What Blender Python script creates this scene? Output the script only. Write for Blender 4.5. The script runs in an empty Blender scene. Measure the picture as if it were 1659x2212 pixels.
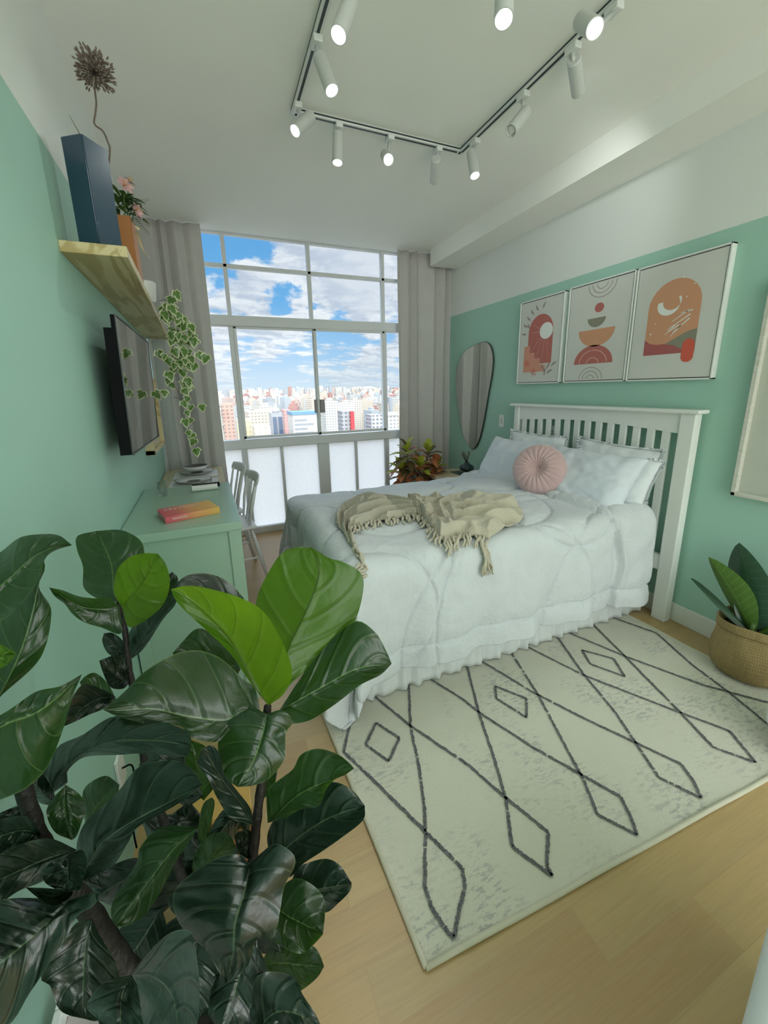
import bpy, bmesh, math, random
from mathutils import Vector, Matrix, noise
R = math.radians
rnd = random.Random(7)
sc = bpy.context.scene
COL = sc.collection

# ------------------------------------------------------------------ camera
FPX, PPX, PPY = 853.0, 828.6, 1041.0
CAM = Vector((0.44, 0.0, 1.5))
MROT = Matrix(((0.92157153, 0.10751978, 0.37302199), (-0.38765023, 0.20335758, 0.89909565), (-0.02081371, 0.97317302, -0.22908863)))
cam_d = bpy.data.cameras.new('camera'); cam = bpy.data.objects.new('camera', cam_d); COL.objects.link(cam)
cam_d.sensor_fit = 'HORIZONTAL'; cam_d.sensor_width = 36.0
cam_d.lens = 36.0 * FPX / 1659.0
cam_d.shift_x = 0.0005; cam_d.shift_y = -65.0 / 1659.0
cam_d.clip_start = 0.02; cam_d.clip_end = 20000
rot = MROT @ Matrix(((1, 0, 0), (0, 1, 0), (0, 0, -1)))
cam.matrix_world = Matrix.Translation(CAM) @ rot.to_4x4()
sc.camera = cam

def ray(px, py):
    return MROT @ Vector((px - PPX, -(py - PPY), FPX))
def U(px, py, ax, val):            # the point of the room that stands on the plane ax = val
    v = ray(px, py); i = 'xyz'.index(ax)
    return CAM + v * ((val - CAM[i]) / v[i])
def D(px, py, depth):              # the point of the room at that distance in front of the lens
    return CAM + ray(px, py) * (depth / FPX)

# ------------------------------------------------------------------ view, light
sc.view_settings.view_transform = 'Standard'; sc.view_settings.look = 'None'
sc.view_settings.gamma = 1.0; sc.view_settings.use_curve_mapping = False
sc.view_settings.exposure = 0.14
sc.cycles.max_bounces = 10; sc.cycles.diffuse_bounces = 6; sc.cycles.transparent_max_bounces = 12
sc.cycles.sample_clamp_indirect = 6.0
sc.cycles.caustics_reflective = False; sc.cycles.caustics_refractive = False
sc.cycles.use_denoising = True

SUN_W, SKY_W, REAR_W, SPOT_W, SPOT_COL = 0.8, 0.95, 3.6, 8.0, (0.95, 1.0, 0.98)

class NT:
    """small helper for node trees"""
    def __init__(s, tree): s.t = tree; s.t.nodes.clear()
    def n(s, kind, **kw):
        nd = s.t.nodes.new(kind)
        for k, v in kw.items(): setattr(nd, k, v)
        return nd
    def l(s, a, b): s.t.links.new(a, b)
    def put(s, sock, v):
        if hasattr(v, 'is_output') or isinstance(v, bpy.types.NodeSocket): s.l(v, sock)
        elif isinstance(v, (tuple, list)) and len(v) == 3 and sock.type == 'RGBA': sock.default_value = (*v, 1)
        else: sock.default_value = v
    def m(s, op, a, b=0.0, c=0.0, clamp=False):
        nd = s.n('ShaderNodeMath', operation=op, use_clamp=clamp)
        s.put(nd.inputs[0], a); s.put(nd.inputs[1], b); s.put(nd.inputs[2], c); return nd.outputs[0]
    def vm(s, op, a, b=(0, 0, 0)):
        nd = s.n('ShaderNodeVectorMath', operation=op); s.put(nd.inputs[0], a); s.put(nd.inputs[1], b)
        return nd.outputs['Value'] if op in ('DISTANCE', 'DOT_PRODUCT', 'LENGTH') else nd.outputs[0]
    def mix(s, f, a, b, blend='MIX'):
        nd = s.n('ShaderNodeMix', data_type='RGBA', blend_type=blend)
        s.put(nd.inputs[0], f); s.put(nd.inputs[6], a); s.put(nd.inputs[7], b); return nd.outputs[2]
    def ramp(s, f, stops, interp='LINEAR'):
        nd = s.n('ShaderNodeValToRGB'); nd.color_ramp.interpolation = interp; e = nd.color_ramp.elements
        while len(e) < len(stops): e.new(0.5)
        for i, (p, c) in enumerate(stops): e[i].position = p; e[i].color = (*c, 1) if len(c) == 3 else c
        s.l(f, nd.inputs[0]); return nd.outputs[0]
    def sm(s, x, a, b):            # smoothstep
        nd = s.n('ShaderNodeMapRange', interpolation_type='SMOOTHSTEP'); s.put(nd.inputs[0], x)
        nd.inputs[1].default_value = a; nd.inputs[2].default_value = b; return nd.outputs[0]
    def noise(s, vec, scale, detail=3, rough=0.5, dist=0.0):
        nd = s.n('ShaderNodeTexNoise'); nd.inputs['Scale'].default_value = scale; nd.inputs['Detail'].default_value = detail
        nd.inputs['Roughness'].default_value = rough; nd.inputs['Distortion'].default_value = dist
        if vec is not None: s.l(vec, nd.inputs['Vector'])
        return nd.outputs[0]
    def mapping(s, vec, scale=(1, 1, 1), loc=(0, 0, 0), rotz=0):
        nd = s.n('ShaderNodeMapping'); nd.inputs['Scale'].default_value = scale; nd.inputs['Location'].default_value = loc
        nd.inputs['Rotation'].default_value = (0, 0, rotz); s.l(vec, nd.inputs[0]); return nd.outputs[0]
    def xyz(s, vec):
        nd = s.n('ShaderNodeSeparateXYZ'); s.l(vec, nd.inputs[0]); return nd.outputs
    def comb(s, x, y, z):
        nd = s.n('ShaderNodeCombineXYZ'); s.put(nd.inputs[0], x); s.put(nd.inputs[1], y); s.put(nd.inputs[2], z); return nd.outputs[0]

# sky: blue with broken cloud, unseen rear part brightened as added fill for the room
world = bpy.data.worlds.new('sky'); sc.world = world; world.use_nodes = True
w = NT(world.node_tree)
tc = w.n('ShaderNodeTexCoord').outputs['Generated']
dx, dy, dz = w.xyz(tc)
zc = w.m('MAXIMUM', dz, 0.0)
blue = w.ramp(zc, [(0.0, (0.56, 0.74, 0.90)), (0.08, (0.36, 0.62, 0.90)), (0.2, (0.16, 0.46, 0.84)), (0.6, (0.06, 0.25, 0.60))])
den = w.m('ADD', zc, 0.16)
cu = w.m('DIVIDE', dx, den); cv = w.m('DIVIDE', dy, den)
cvec = w.comb(cu, cv, w.m('MULTIPLY', dz, 3.0))
n1 = w.noise(cvec, 2.6, 9, 0.60, 0.25)
n2 = w.noise(w.vm('ADD', cvec, (0.03, -0.06, 0.05)), 2.6, 9, 0.60, 0.25)
wob = w.n('ShaderNodeTexNoise'); wob.inputs['Scale'].default_value = 14; wob.inputs['Detail'].default_value = 5; w.l(tc, wob.inputs['Vector'])
tcd = w.vm('ADD', tc, w.vm('MULTIPLY', w.vm('SUBTRACT', wob.outputs['Color'], (0.5, 0.5, 0.5)), (0.16, 0.10, 0.10)))
cover = n1
for (px, py, rad, amt) in ((448, 520, 0.085, 0.30), (545, 520, 0.07, 0.26), (505, 545, 0.05, 0.14), (612, 648, 0.055, 0.30), (585, 800, 0.10, 0.18), (745, 735, 0.07, 0.20),
                           (650, 830, 0.16, 0.10), (640, 590, 0.10, -0.12), (760, 600, 0.14, -0.14), (560, 760, 0.08, -0.10), (760, 790, 0.09, -0.10), (520, 640, 0.08, -0.12), (800, 540, 0.1, -0.1)):
    dv = ray(px, py).normalized()
    dist = w.vm('DISTANCE', tcd, tuple(dv))
    cover = w.m('SUBTRACT', cover, w.m('MULTIPLY', w.m('SUBTRACT', 1.0, w.sm(dist, rad * 0.2, rad * 1.15)), amt))
cl = w.sm(cover, 0.36, 0.50)
shade = w.sm(w.m('SUBTRACT', n2, n1), -0.09, 0.11)
cloudc = w.mix(shade, (0.92, 0.95, 0.98), (0.56, 0.63, 0.74))
cloudc = w.mix(w.m('MULTIPLY', w.sm(cover, 0.52, 0.75), 0.6), cloudc, (0.66, 0.72, 0.80))
haze = w.sm(dz, 0.10, -0.005)
skyc = w.mix(w.m('MULTIPLY', cl, 0.93), blue, cloudc)
skyc = w.mix(w.m('MULTIPLY', haze, 0.6), skyc, (0.62, 0.76, 0.88))
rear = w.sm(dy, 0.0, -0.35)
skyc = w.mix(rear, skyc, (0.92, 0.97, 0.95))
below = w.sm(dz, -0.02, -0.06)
skyc = w.mix(below, skyc, w.mix(rear, (0.50, 0.50, 0.50), (0.80, 0.80, 0.76)))  # rear half below the horizon lightened to add upward light on the ceiling
stren = w.m('ADD', SKY_W, w.m('MULTIPLY', rear, REAR_W - SKY_W))  # rear sky raised as added fill through the open room end
stren = w.m('ADD', stren, w.m('MULTIPLY', w.sm(dz, 0.36, 0.75), 5.0))      # high sky out of view, boosted to add light through the window
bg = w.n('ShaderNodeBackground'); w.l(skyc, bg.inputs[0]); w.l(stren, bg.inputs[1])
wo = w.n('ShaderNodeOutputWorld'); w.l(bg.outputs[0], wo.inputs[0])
world.cycles.sampling_method = 'MANUAL'; world.cycles.sample_map_resolution = 512

sun_d = bpy.data.lights.new('sun', 'SUN'); sun = bpy.data.objects.new('sun', sun_d); COL.objects.link(sun)
sun_d.energy = SUN_W; sun_d.angle = R(0.6); sun_d.color = (1.0, 0.96, 0.9)
sun.rotation_euler = Vector((0.30, 0.62, -1.0)).to_track_quat('-Z', 'Y').to_euler()

# ------------------------------------------------------------------ materials
def new_mat(name):
    m = bpy.data.materials.new(name); m.use_nodes = True
    n = NT(m.node_tree); out = n.n('ShaderNodeOutputMaterial'); p = n.n('ShaderNodeBsdfPrincipled')
    n.l(p.outputs[0], out.inputs[0]); return m, n, p, out
def bump(n, p, h, strength=0.2, dist=0.01):
    b = n.n('ShaderNodeBump'); b.inputs['Strength'].default_value = strength; b.inputs['Distance'].default_value = dist
    n.l(h, b.inputs['Height']); n.l(b.outputs[0], p.inputs['Normal']); return b
def plain(name, col, rough=0.5, metal=0.0, spec=0.5, coat=0.0, var=0.04, nscale=6.0, bmp=0.0, bscale=60.0, sheen=0.0, emit=0.0):
    m, n, p, o = new_mat(name)
    co = n.n('ShaderNodeTexCoord').outputs['Object']
    f = n.noise(co, nscale, 3)
    c2 = tuple(max(0, min(1, c * (1 - var * 2))) for c in col); c3 = tuple(min(1, c * (1 + var)) for c in col)
    n.l(n.mix(f, c2, c3), p.inputs['Base Color'])
    p.inputs['Roughness'].default_value = rough; p.inputs['Metallic'].default_value = metal
    p.inputs['Specular IOR Level'].default_value = spec; p.inputs['Coat Weight'].default_value = coat
    p.inputs['Sheen Weight'].default_value = sheen
    if emit: n.put(p.inputs['Emission Color'], tuple(col)); p.inputs['Emission Strength'].default_value = emit
    if bmp: bump(n, p, n.noise(co, bscale, 4, 0.6), bmp, 0.01)
    return m
def fabric(name, col, rough=0.9, scale=900, strength=0.25, sheen=0.2, var=0.05, wr=0.0, trans=0.0):
    m, n, p, o = new_mat(name)
    co = n.n('ShaderNodeTexCoord').outputs['Object']
    a = n.noise(co, scale, 2, 0.6); b = n.noise(co, 9, 4, 0.6)
    n.l(n.mix(b, tuple(c * (1 - var * 2) for c in col), tuple(min(1, c * (1 + var)) for c in col)), p.inputs['Base Color'])
    p.inputs['Roughness'].default_value = rough; p.inputs['Sheen Weight'].default_value = sheen; p.inputs['Specular IOR Level'].default_value = 0.2
    h = n.m('ADD', n.m('MULTIPLY', a, 0.15), n.m('MULTIPLY', n.noise(co, 26, 5, 0.65, 0.6), wr))
    bump(n, p, h, strength, 0.02)
    if trans:
        t = n.n('ShaderNodeBsdfTranslucent'); t.inputs[0].default_value = (*col, 1); mx = n.n('ShaderNodeMixShader'); mx.inputs[0].default_value = trans
        n.l(p.outputs[0], mx.inputs[1]); n.l(t.outputs[0], mx.inputs[2]); n.l(mx.outputs[0], o.inputs[0])
    return m
M = {}
WALLG = (0.38, 0.61, 0.52)
def wall_paint(name, split):
    m, n, p, o = new_mat(name)
    g = n.n('ShaderNodeNewGeometry').outputs['Position']
    z = n.xyz(g)[2]
    up = n.m('GREATER_THAN', z, split)
    nz = n.noise(g, 3, 3)
    green = n.mix(nz, tuple(c * 0.97 for c in WALLG), tuple(c * 1.02 for c in WALLG))
    n.l(n.mix(up, green, (0.78, 0.80, 0.78)), p.inputs['Base Color']); p.inputs['Roughness'].default_value = 0.55
    p.inputs['Specular IOR Level'].default_value = 0.3
    bump(n, p, n.noise(g, 160, 3), 0.04, 0.003); return m
M['wall_l'] = wall_paint('painted_plaster_left', 2.312); M['wall_r'] = wall_paint('painted_plaster_right', 2.288)
M['ceil'] = plain('ceiling_paint', (0.90, 0.90, 0.86), 0.9, var=0.015, nscale=2, bmp=0.03, bscale=120)
M['white_paint'] = plain('white_lacquer', (0.80, 0.82, 0.80), 0.35, var=0.01)
M['frame_metal'] = plain('window_paint', (0.70, 0.72, 0.72), 0.45, var=0.03)
M['bed_paint'] = plain('white_bed_paint', (0.80, 0.82, 0.79), 0.4, var=0.02)
M['track'] = plain('track_white', (0.74, 0.76, 0.75), 0.35, var=0.01)
M['spot'] = plain('spot_white', (0.60, 0.62, 0.61), 0.45, var=0.01)
M['black'] = plain('black_plastic', (0.008, 0.009, 0.010), 0.6, spec=0.06, var=0.1)
M['dark'] = plain('dark_slot', (0.03, 0.04, 0.045), 0.5)
M['latch'] = plain('grey_latch', (0.16, 0.15, 0.15), 0.4, metal=0.5)
M['duvet'] = fabric('white_cotton_duvet', (0.71, 0.745, 0.775), wr=1.0, strength=0.5)
M['sheet'] = fabric('white_cotton_sheet', (0.78, 0.82, 0.83), wr=0.5, strength=0.25)
M['skirt'] = fabric('white_ruffle_cotton', (0.72, 0.74, 0.74), wr=0.6, strength=0.3)
M['pillow'] = fabric('pale_blue_white_cotton', (0.72, 0.77, 0.84), wr=0.3, strength=0.2)
M['pillow2'] = fabric('crisp_white_cotton', (0.80, 0.84, 0.87), wr=0.8, strength=0.35)
M['pink'] = fabric('dusty_pink_velvet', (0.60, 0.41, 0.41), sheen=0.6, wr=0.3, var=0.1)
M['throw'] = fabric('beige_cotton_throw', (0.60, 0.55, 0.43), wr=1.0, strength=0.5)
M['curtain'] = fabric('grey_linen_curtain', (0.60, 0.585, 0.56), wr=0.25, strength=0.3, trans=0.10)
M['tv_screen'] = plain('tv_glass', (0.006, 0.007, 0.008), 0.03, spec=1.0, coat=1.0, var=0)
M['green_furn'] = plain('sage_green_lacquer', (0.31, 0.46, 0.36), 0.26, var=0.02)
M['vase_blue'] = plain('navy_glaze', (0.018, 0.055, 0.095), 0.28, coat=0.4, var=0.06)
M['cork'] = plain('terracotta_wood', (0.42, 0.17, 0.05), 0.5, var=0.1)
M['ceram'] = plain('white_ceramic', (0.72, 0.72, 0.70), 0.25, var=0.02)
M['char'] = plain('charcoal_ceramic', (0.035, 0.07, 0.08), 0.35, var=0.15)
M['paper'] = plain('paper_white', (0.72, 0.73, 0.71), 0.8)
M['plate_dark'] = plain('plate_pattern_grey', (0.12, 0.11, 0.11), 0.4, var=0.4, nscale=60)
M['stem_brown'] = plain('bark_dark', (0.018, 0.013, 0.010), 0.55, var=0.4, nscale=40, bmp=0.5, bscale=80)
M['soil'] = plain('potting_soil', (0.02, 0.014, 0.01), 0.95, var=0.4, nscale=40, bmp=0.8, bscale=60)
M['dried'] = plain('dried_brown', (0.22, 0.17, 0.14), 0.8, var=0.3, nscale=50)
M['dstem'] = plain('dried_stem', (0.16, 0.13, 0.10), 0.7, var=0.2)
M['petal'] = plain('pink_petal', (0.62, 0.38, 0.38), 0.6, var=0.25, nscale=30)
M['yel'] = plain('yellow_petal', (0.65, 0.35, 0.03), 0.6, var=0.2)
M['leafg'] = plain('fern_green', (0.08, 0.16, 0.035), 0.5, var=0.3, nscale=20)
M['crate'] = plain('orange_wood', (0.34, 0.13, 0.03), 0.4, var=0.15)

def glass_mat():
    m = bpy.data.materials.new('clear_window_glass'); m.use_nodes = True; n = NT(m.node_tree)
    o = n.n('ShaderNodeOutputMaterial'); t = n.n('ShaderNodeBsdfTransparent'); g = n.n('ShaderNodeBsdfGlossy'); g.inputs['Roughness'].default_value = 0.0
    t.inputs[0].default_value = (0.97, 0.98, 0.98, 1)
    fr = n.n('ShaderNodeFresnel'); fr.inputs[0].default_value = 1.45
    mx = n.n('ShaderNodeMixShader'); n.l(n.m('MULTIPLY', fr.outputs[0], 0.5), mx.inputs[0]); n.l(t.outputs[0], mx.inputs[1]); n.l(g.outputs[0], mx.inputs[2]); n.l(mx.outputs[0], o.inputs[0]); return m
M['glass'] = glass_mat()
def frosted():
    m = bpy.data.materials.new('frosted_window_glass'); m.use_nodes = True; n = NT(m.node_tree)
    o = n.n('ShaderNodeOutputMaterial'); t = n.n('ShaderNodeBsdfTranslucent'); g = n.n('ShaderNodeBsdfGlossy'); g.inputs['Roughness'].default_value = 0.4
    pos = n.n('ShaderNodeNewGeometry').outputs['Position']
    vo = n.n('ShaderNodeTexVoronoi'); vo.inputs['Scale'].default_value = 75; n.l(pos, vo.inputs['Vector'])
    dots = n.sm(vo.outputs['Distance'], 0.1, 0.6)
    n.l(n.mix(dots, (1.0, 0.995, 0.95), (0.88, 0.88, 0.85)), t.inputs[0])
    b = n.n('ShaderNodeBump'); b.inputs['Strength'].default_value = 0.5; b.inputs['Distance'].default_value = 0.004; n.l(dots, b.inputs['Height'])
    n.l(b.outputs[0], g.inputs['Normal'])
    tr = n.n('ShaderNodeBsdfRefraction'); tr.inputs['Roughness'].default_value = 0.55; tr.inputs['IOR'].default_value = 1.12; n.l(b.outputs[0], tr.inputs['Normal'])
    m1 = n.n('ShaderNodeMixShader'); m1.inputs[0].default_value = 0.35; n.l(t.outputs[0], m1.inputs[1]); n.l(tr.outputs[0], m1.inputs[2])
    m2 = n.n('ShaderNodeMixShader'); m2.inputs[0].default_value = 0.05; n.l(m1.outputs[0], m2.inputs[1]); n.l(g.outputs[0], m2.inputs[2]); n.l(m2.outputs[0], o.inputs[0]); return m
M['frost'] = frosted()
def mirror_mat():
    m, n, p, o = new_mat('mirror_silver'); p.inputs['Base Color'].default_value = (0.86, 0.88, 0.86, 1); p.inputs['Metallic'].default_value = 1; p.inputs['Roughness'].default_value = 0.01; return m
M['mirror'] = mirror_mat()
def clear_glass():
    return glass_mat()
M['tumbler'] = clear_glass()
def wood(name, c1, c2, scale=1.0, axis='y', rough=0.45, ring=14):
    m, n, p, o = new_mat(name); co = n.n('ShaderNodeTexCoord').outputs['Object']
    sc_ = {'x': (0.35, 3, 3), 'y': (3, 0.35, 3), 'z': (3, 3, 0.35)}[axis]
    mp = n.mapping(co, tuple(s * scale for s in sc_))
    nz = n.noise(mp, 1.6, 4, 0.5, 0.6)
    rings = n.m('SINE', n.m('MULTIPLY', nz, ring * 6.0)); rings = n.m('ADD', n.m('MULTIPLY', rings, 0.5), 0.5)
    fine = n.noise(n.mapping(co, tuple(s * scale * 12 for s in sc_)), 4, 3)
    f = n.m('ADD', n.m('MULTIPLY', n.sm(rings, 0.45, 1.0), 0.75), n.m('MULTIPLY', fine, 0.3))
    n.l(n.mix(f, c1, c2), p.inputs['Base Color']); p.inputs['Roughness'].default_value = rough; bump(n, p, f, 0.06, 0.004); return m
M['pine'] = wood('pine_board', (0.68, 0.58, 0.34), (0.44, 0.33, 0.13), 1.1, 'y', ring=6)
M['pine_t'] = wood('pale_oak_top', (0.62, 0.54, 0.36), (0.50, 0.41, 0.24), 1.5, 'y', ring=10)
M['oak'] = wood('light_oak', (0.66, 0.55, 0.38), (0.56, 0.44, 0.28), 2.0, 'x')
def floor_mat():
    m, n, p, o = new_mat('oak_laminate'); pos = n.n('ShaderNodeNewGeometry').outputs['Position']
    br = n.n('ShaderNodeTexBrick'); br.offset = 0.37; br.offset_frequency = 2
    n.l(n.mapping(pos, (1, 1, 1), (0.3, 0.06, 0)), br.inputs['Vector'])
    br.inputs['Scale'].default_value = 1.0; br.inputs['Mortar Size'].default_value = 0.0012; br.inputs['Mortar Smooth'].default_value = 0.3
    br.inputs['Brick Width'].default_value = 0.95; br.inputs['Row Height'].default_value = 0.128; br.inputs['Bias'].default_value = 0.0
    br.inputs['Color1'].default_value = (0, 0, 0, 1); br.inputs['Color2'].default_value = (1, 1, 1, 1); br.inputs['Mortar'].default_value = (0.5, 0.5, 0.5, 1)
    tone = n.ramp(br.outputs['Color'], [(0.0, (0.37, 0.215, 0.080)), (0.35, (0.46, 0.295, 0.120)), (0.65, (0.41, 0.275, 0.110)), (1.0, (0.51, 0.35, 0.155))])
    off = n.vm('ADD', pos, n.comb(n.m('MULTIPLY', n.xyz(br.outputs['Color'])[0], 7.3), 0.0, 0.0))
    g1 = n.noise(n.mapping(off, (1.2, 14, 1)), 1.6, 5, 0.6, 0.8); g2 = n.noise(n.mapping(off, (3, 90, 1)), 2, 3)
    c = n.mix(n.m('MULTIPLY', n.sm(g1, 0.42, 0.72), 0.8), tone, (0.38, 0.25, 0.11))
    c = n.mix(n.m('MULTIPLY', g2, 0.18), c, (0.80, 0.70, 0.50))
    c = n.mix(n.m('MULTIPLY', br.outputs['Fac'], 0.18), c, (0.2, 0.14, 0.07))
    n.l(c, p.inputs['Base Color']); p.inputs['Roughness'].default_value = 0.34; p.inputs['Specular IOR Level'].default_value = 0.5
    bump(n, p, g2, 0.03, 0.002); return m
M['floor'] = floor_mat()
def rug_mat():
    m, n, p, o = new_mat('cream_rug_pile'); pos = n.n('ShaderNodeNewGeometry').outputs['Position']
    rp = n.mapping(pos, (1, 1, 1), (0, 0, 0), R(3))
    big = n.noise(rp, 2.3, 3, 0.6); mid = n.noise(n.mapping(rp, (9, 26, 9)), 3.0, 4, 0.75); fine = n.noise(pos, 420, 2)
    pat = n.m('MULTIPLY', n.sm(big, 0.44, 0.60), n.sm(mid, 0.50, 0.60))
    c = n.mix(big, (0.61, 0.595, 0.50), (0.66, 0.645, 0.55))
    c = n.mix(n.m('MULTIPLY', pat, 0.75), c, (0.36, 0.36, 0.35))
    c = n.mix(n.m('MULTIPLY', n.sm(n.noise(rp, 130, 2), 0.5, 0.7), 0.16), c, (0.45, 0.44, 0.38))
    n.l(c, p.inputs['Base Color']); p.inputs['Roughness'].default_value = 0.95; p.inputs['Sheen Weight'].default_value = 0.2
    bump(n, p, n.m('ADD', fine, n.m('MULTIPLY', mid, 0.6)), 0.4, 0.004); return m
M['rug'] = rug_mat()
M['rug_line'] = plain('charcoal_rug_yarn', (0.20, 0.20, 0.215), 0.95, var=0.5, nscale=120, bmp=0.6, bscale=300)
M['rug_edge'] = fabric('cream_rug_binding', (0.60, 0.575, 0.46), strength=0.4, scale=500)
def jute():
    m, n, p, o = new_mat('woven_jute'); co = n.n('ShaderNodeTexCoord').outputs['UV']; u, v, _ = n.xyz(co)
    a = n.m('ADD', n.m('MULTIPLY', n.m('SINE', n.m('MULTIPLY', u, 6.283 * 110)), 0.5), 0.5)
    b = n.m('ADD', n.m('MULTIPLY', n.m('SINE', n.m('MULTIPLY', v, 6.283 * 42)), 0.5), 0.5)
    nz = n.noise(n.mapping(co, (110, 5, 1)), 1, 3); big = n.noise(n.mapping(co, (14, 3, 1)), 1, 3)
    c = n.mix(nz, (0.22, 0.16, 0.065), (0.40, 0.31, 0.14)); c = n.mix(n.m('MULTIPLY', n.m('MULTIPLY', a, b), 0.6), c, (0.16, 0.11, 0.04))
    c = n.mix(n.m('MULTIPLY', big, 0.3), c, (0.28, 0.16, 0.06))
    n.l(c, p.inputs['Base Color']); p.inputs['Roughness'].default_value = 0.85; bump(n, p, n.m('MULTIPLY', a, b), 0.5, 0.003); return m
M['jute'] = jute()
def fig_leaf(name, dark, light, tcol, tmix, rough=0.30, veinc=(0.11, 0.19, 0.06)):
    m, n, p, o = new_mat(name); uv = n.n('ShaderNodeTexCoord').outputs['UV']; u, v, _ = n.xyz(uv)
    a = n.m('ABSOLUTE', n.m('SUBTRACT', n.m('MULTIPLY', v, 2.0), 1.0))
    side = n.m('GREATER_THAN', v, 0.5)
    ang = n.m('ADD', n.m('SUBTRACT', n.m('MULTIPLY', u, 5.2), n.m('MULTIPLY', n.m('POWER', a, 1.25), 1.25)), n.m('MULTIPLY', side, 0.42))
    ph = n.m('ABSOLUTE', n.m('SUBTRACT', n.m('FRACT', ang), 0.5))          # 0.5 on a vein
    lat = n.sm(ph, 0.478, 0.492)
    lat_soft = n.sm(ph, 0.30, 0.5)
    mid = n.m('SUBTRACT', 1.0, n.sm(a, 0.012, 0.030))
    mid_soft = n.m('SUBTRACT', 1.0, n.sm(a, 0.0, 0.16))
    edge = n.sm(a, 0.972, 0.992)
    vw = n.n('ShaderNodeTexVoronoi', feature='DISTANCE_TO_EDGE'); vw.inputs['Scale'].default_value = 13
    n.l(n.mapping(uv, (1.5, 1.0, 1)), vw.inputs['Vector'])
    net = n.m('SUBTRACT', 1.0, n.sm(vw.outputs['Distance'], 0.0, 0.05))
    base = n.mix(n.noise(uv, 3.0, 3), dark, light)
    vein = n.m('MAXIMUM', n.m('MAXIMUM', mid, n.m('MULTIPLY', lat, 0.55)), n.m('MAXIMUM', n.m('MULTIPLY', net, 0.05), n.m('MULTIPLY', edge, 0.6)))
    col = n.mix(vein, base, veinc)
    n.l(col, p.inputs['Base Color']); p.inputs['Roughness'].default_value = rough; p.inputs['Specular IOR Level'].default_value = 0.6
    p.inputs['Coat Weight'].default_value = 0.35; p.inputs['Coat Roughness'].default_value = 0.22
    h = n.m('SUBTRACT', n.m('MULTIPLY', n.noise(n.mapping(uv, (3, 2, 1)), 2.5, 2), 0.9), n.m('ADD', n.m('MULTIPLY', lat_soft, 0.55), n.m('MULTIPLY', mid_soft, 0.7)))
    h = n.m('SUBTRACT', h, n.m('MULTIPLY', net, 0.015))
    bump(n, p, h, 0.6, 0.006)
    t = n.n('ShaderNodeBsdfTranslucent'); n.l(n.mix(n.m('MULTIPLY', n.m('MAXIMUM', mid, lat), 0.6), n.mix(n.noise(uv, 4.0, 3), tcol, tuple(c * 0.6 for c in tcol)), (0.10, 0.16, 0.02)), t.inputs[0])
    mx = n.n('ShaderNodeMixShader'); mx.inputs[0].default_value = tmix; n.l(p.outputs[0], mx.inputs[1]); n.l(t.outputs[0], mx.inputs[2]); n.l(mx.outputs[0], o.inputs[0]); return m
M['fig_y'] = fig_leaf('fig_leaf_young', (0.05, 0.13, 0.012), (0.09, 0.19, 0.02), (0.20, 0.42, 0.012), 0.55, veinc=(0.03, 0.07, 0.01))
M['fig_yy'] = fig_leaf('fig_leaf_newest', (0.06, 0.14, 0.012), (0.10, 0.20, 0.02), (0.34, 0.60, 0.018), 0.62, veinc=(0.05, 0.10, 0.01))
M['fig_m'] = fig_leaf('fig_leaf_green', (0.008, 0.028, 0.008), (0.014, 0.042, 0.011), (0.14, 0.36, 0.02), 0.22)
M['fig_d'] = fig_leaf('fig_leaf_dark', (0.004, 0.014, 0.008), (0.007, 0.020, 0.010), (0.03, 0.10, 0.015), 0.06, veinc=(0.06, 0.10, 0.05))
def simple_leaf(name, c1, c2, cv, rough=0.4, trans=0.2, vein=6, edgec=None, edgew=0.75):
    m, n, p, o = new_mat(name); uv = n.n('ShaderNodeTexCoord').outputs['UV']; u, v, _ = n.xyz(uv)
    a = n.m('ABSOLUTE', n.m('SUBTRACT', n.m('MULTIPLY', v, 2.0), 1.0))
    ph = n.m('FRACT', n.m('SUBTRACT', n.m('MULTIPLY', u, float(vein)), n.m('MULTIPLY', a, 0.9)))
    lat = n.sm(n.m('ABSOLUTE', n.m('SUBTRACT', ph, 0.5)), 0.40, 0.47); mid = n.m('SUBTRACT', 1.0, n.sm(a, 0.03, 0.09))
    base = n.mix(n.noise(uv, 3.0, 3), c1, c2); base = n.mix(n.m('MULTIPLY', n.m('MAXIMUM', lat, mid), 0.8), base, cv)
    if edgec: base = n.mix(n.sm(n.m('ADD', a, n.m('MULTIPLY', n.m('SUBTRACT', n.noise(uv, 5, 2), 0.5), 0.5)), edgew, edgew + 0.08), base, edgec)
    n.l(base, p.inputs['Base Color']); p.inputs['Roughness'].default_value = rough
    t = n.n('ShaderNodeBsdfTranslucent'); n.l(base, t.inputs[0]); mx = n.n('ShaderNodeMixShader'); mx.inputs[0].default_value = trans
    n.l(p.outputs[0], mx.inputs[1]); n.l(t.outputs[0], mx.inputs[2]); n.l(mx.outputs[0], o.inputs[0]); return m
M['ivy'] = simple_leaf('variegated_ivy', (0.07, 0.16, 0.03), (0.14, 0.26, 0.06), (0.22, 0.33, 0.10), edgec=(0.62, 0.66, 0.42), edgew=0.80, vein=3)
M['croton_g'] = simple_leaf('croton_green_yellow', (0.20, 0.32, 0.03), (0.48, 0.48, 0.05), (0.66, 0.56, 0.08), vein=8)
M['croton_r'] = simple_leaf('croton_red', (0.30, 0.08, 0.04), (0.62, 0.20, 0.08), (0.72, 0.42, 0.16), vein=8)
M['croton_d'] = simple_leaf('croton_dark', (0.04, 0.06, 0.02), (0.12, 0.09, 0.03), (0.35, 0.14, 0.06), vein=8)
M['rubber'] = simple_leaf('rubber_leaf_dark', (0.02, 0.06, 0.035), (0.035, 0.085, 0.045), (0.045, 0.10, 0.05), rough=0.3, vein=12, trans=0.1)
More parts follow.
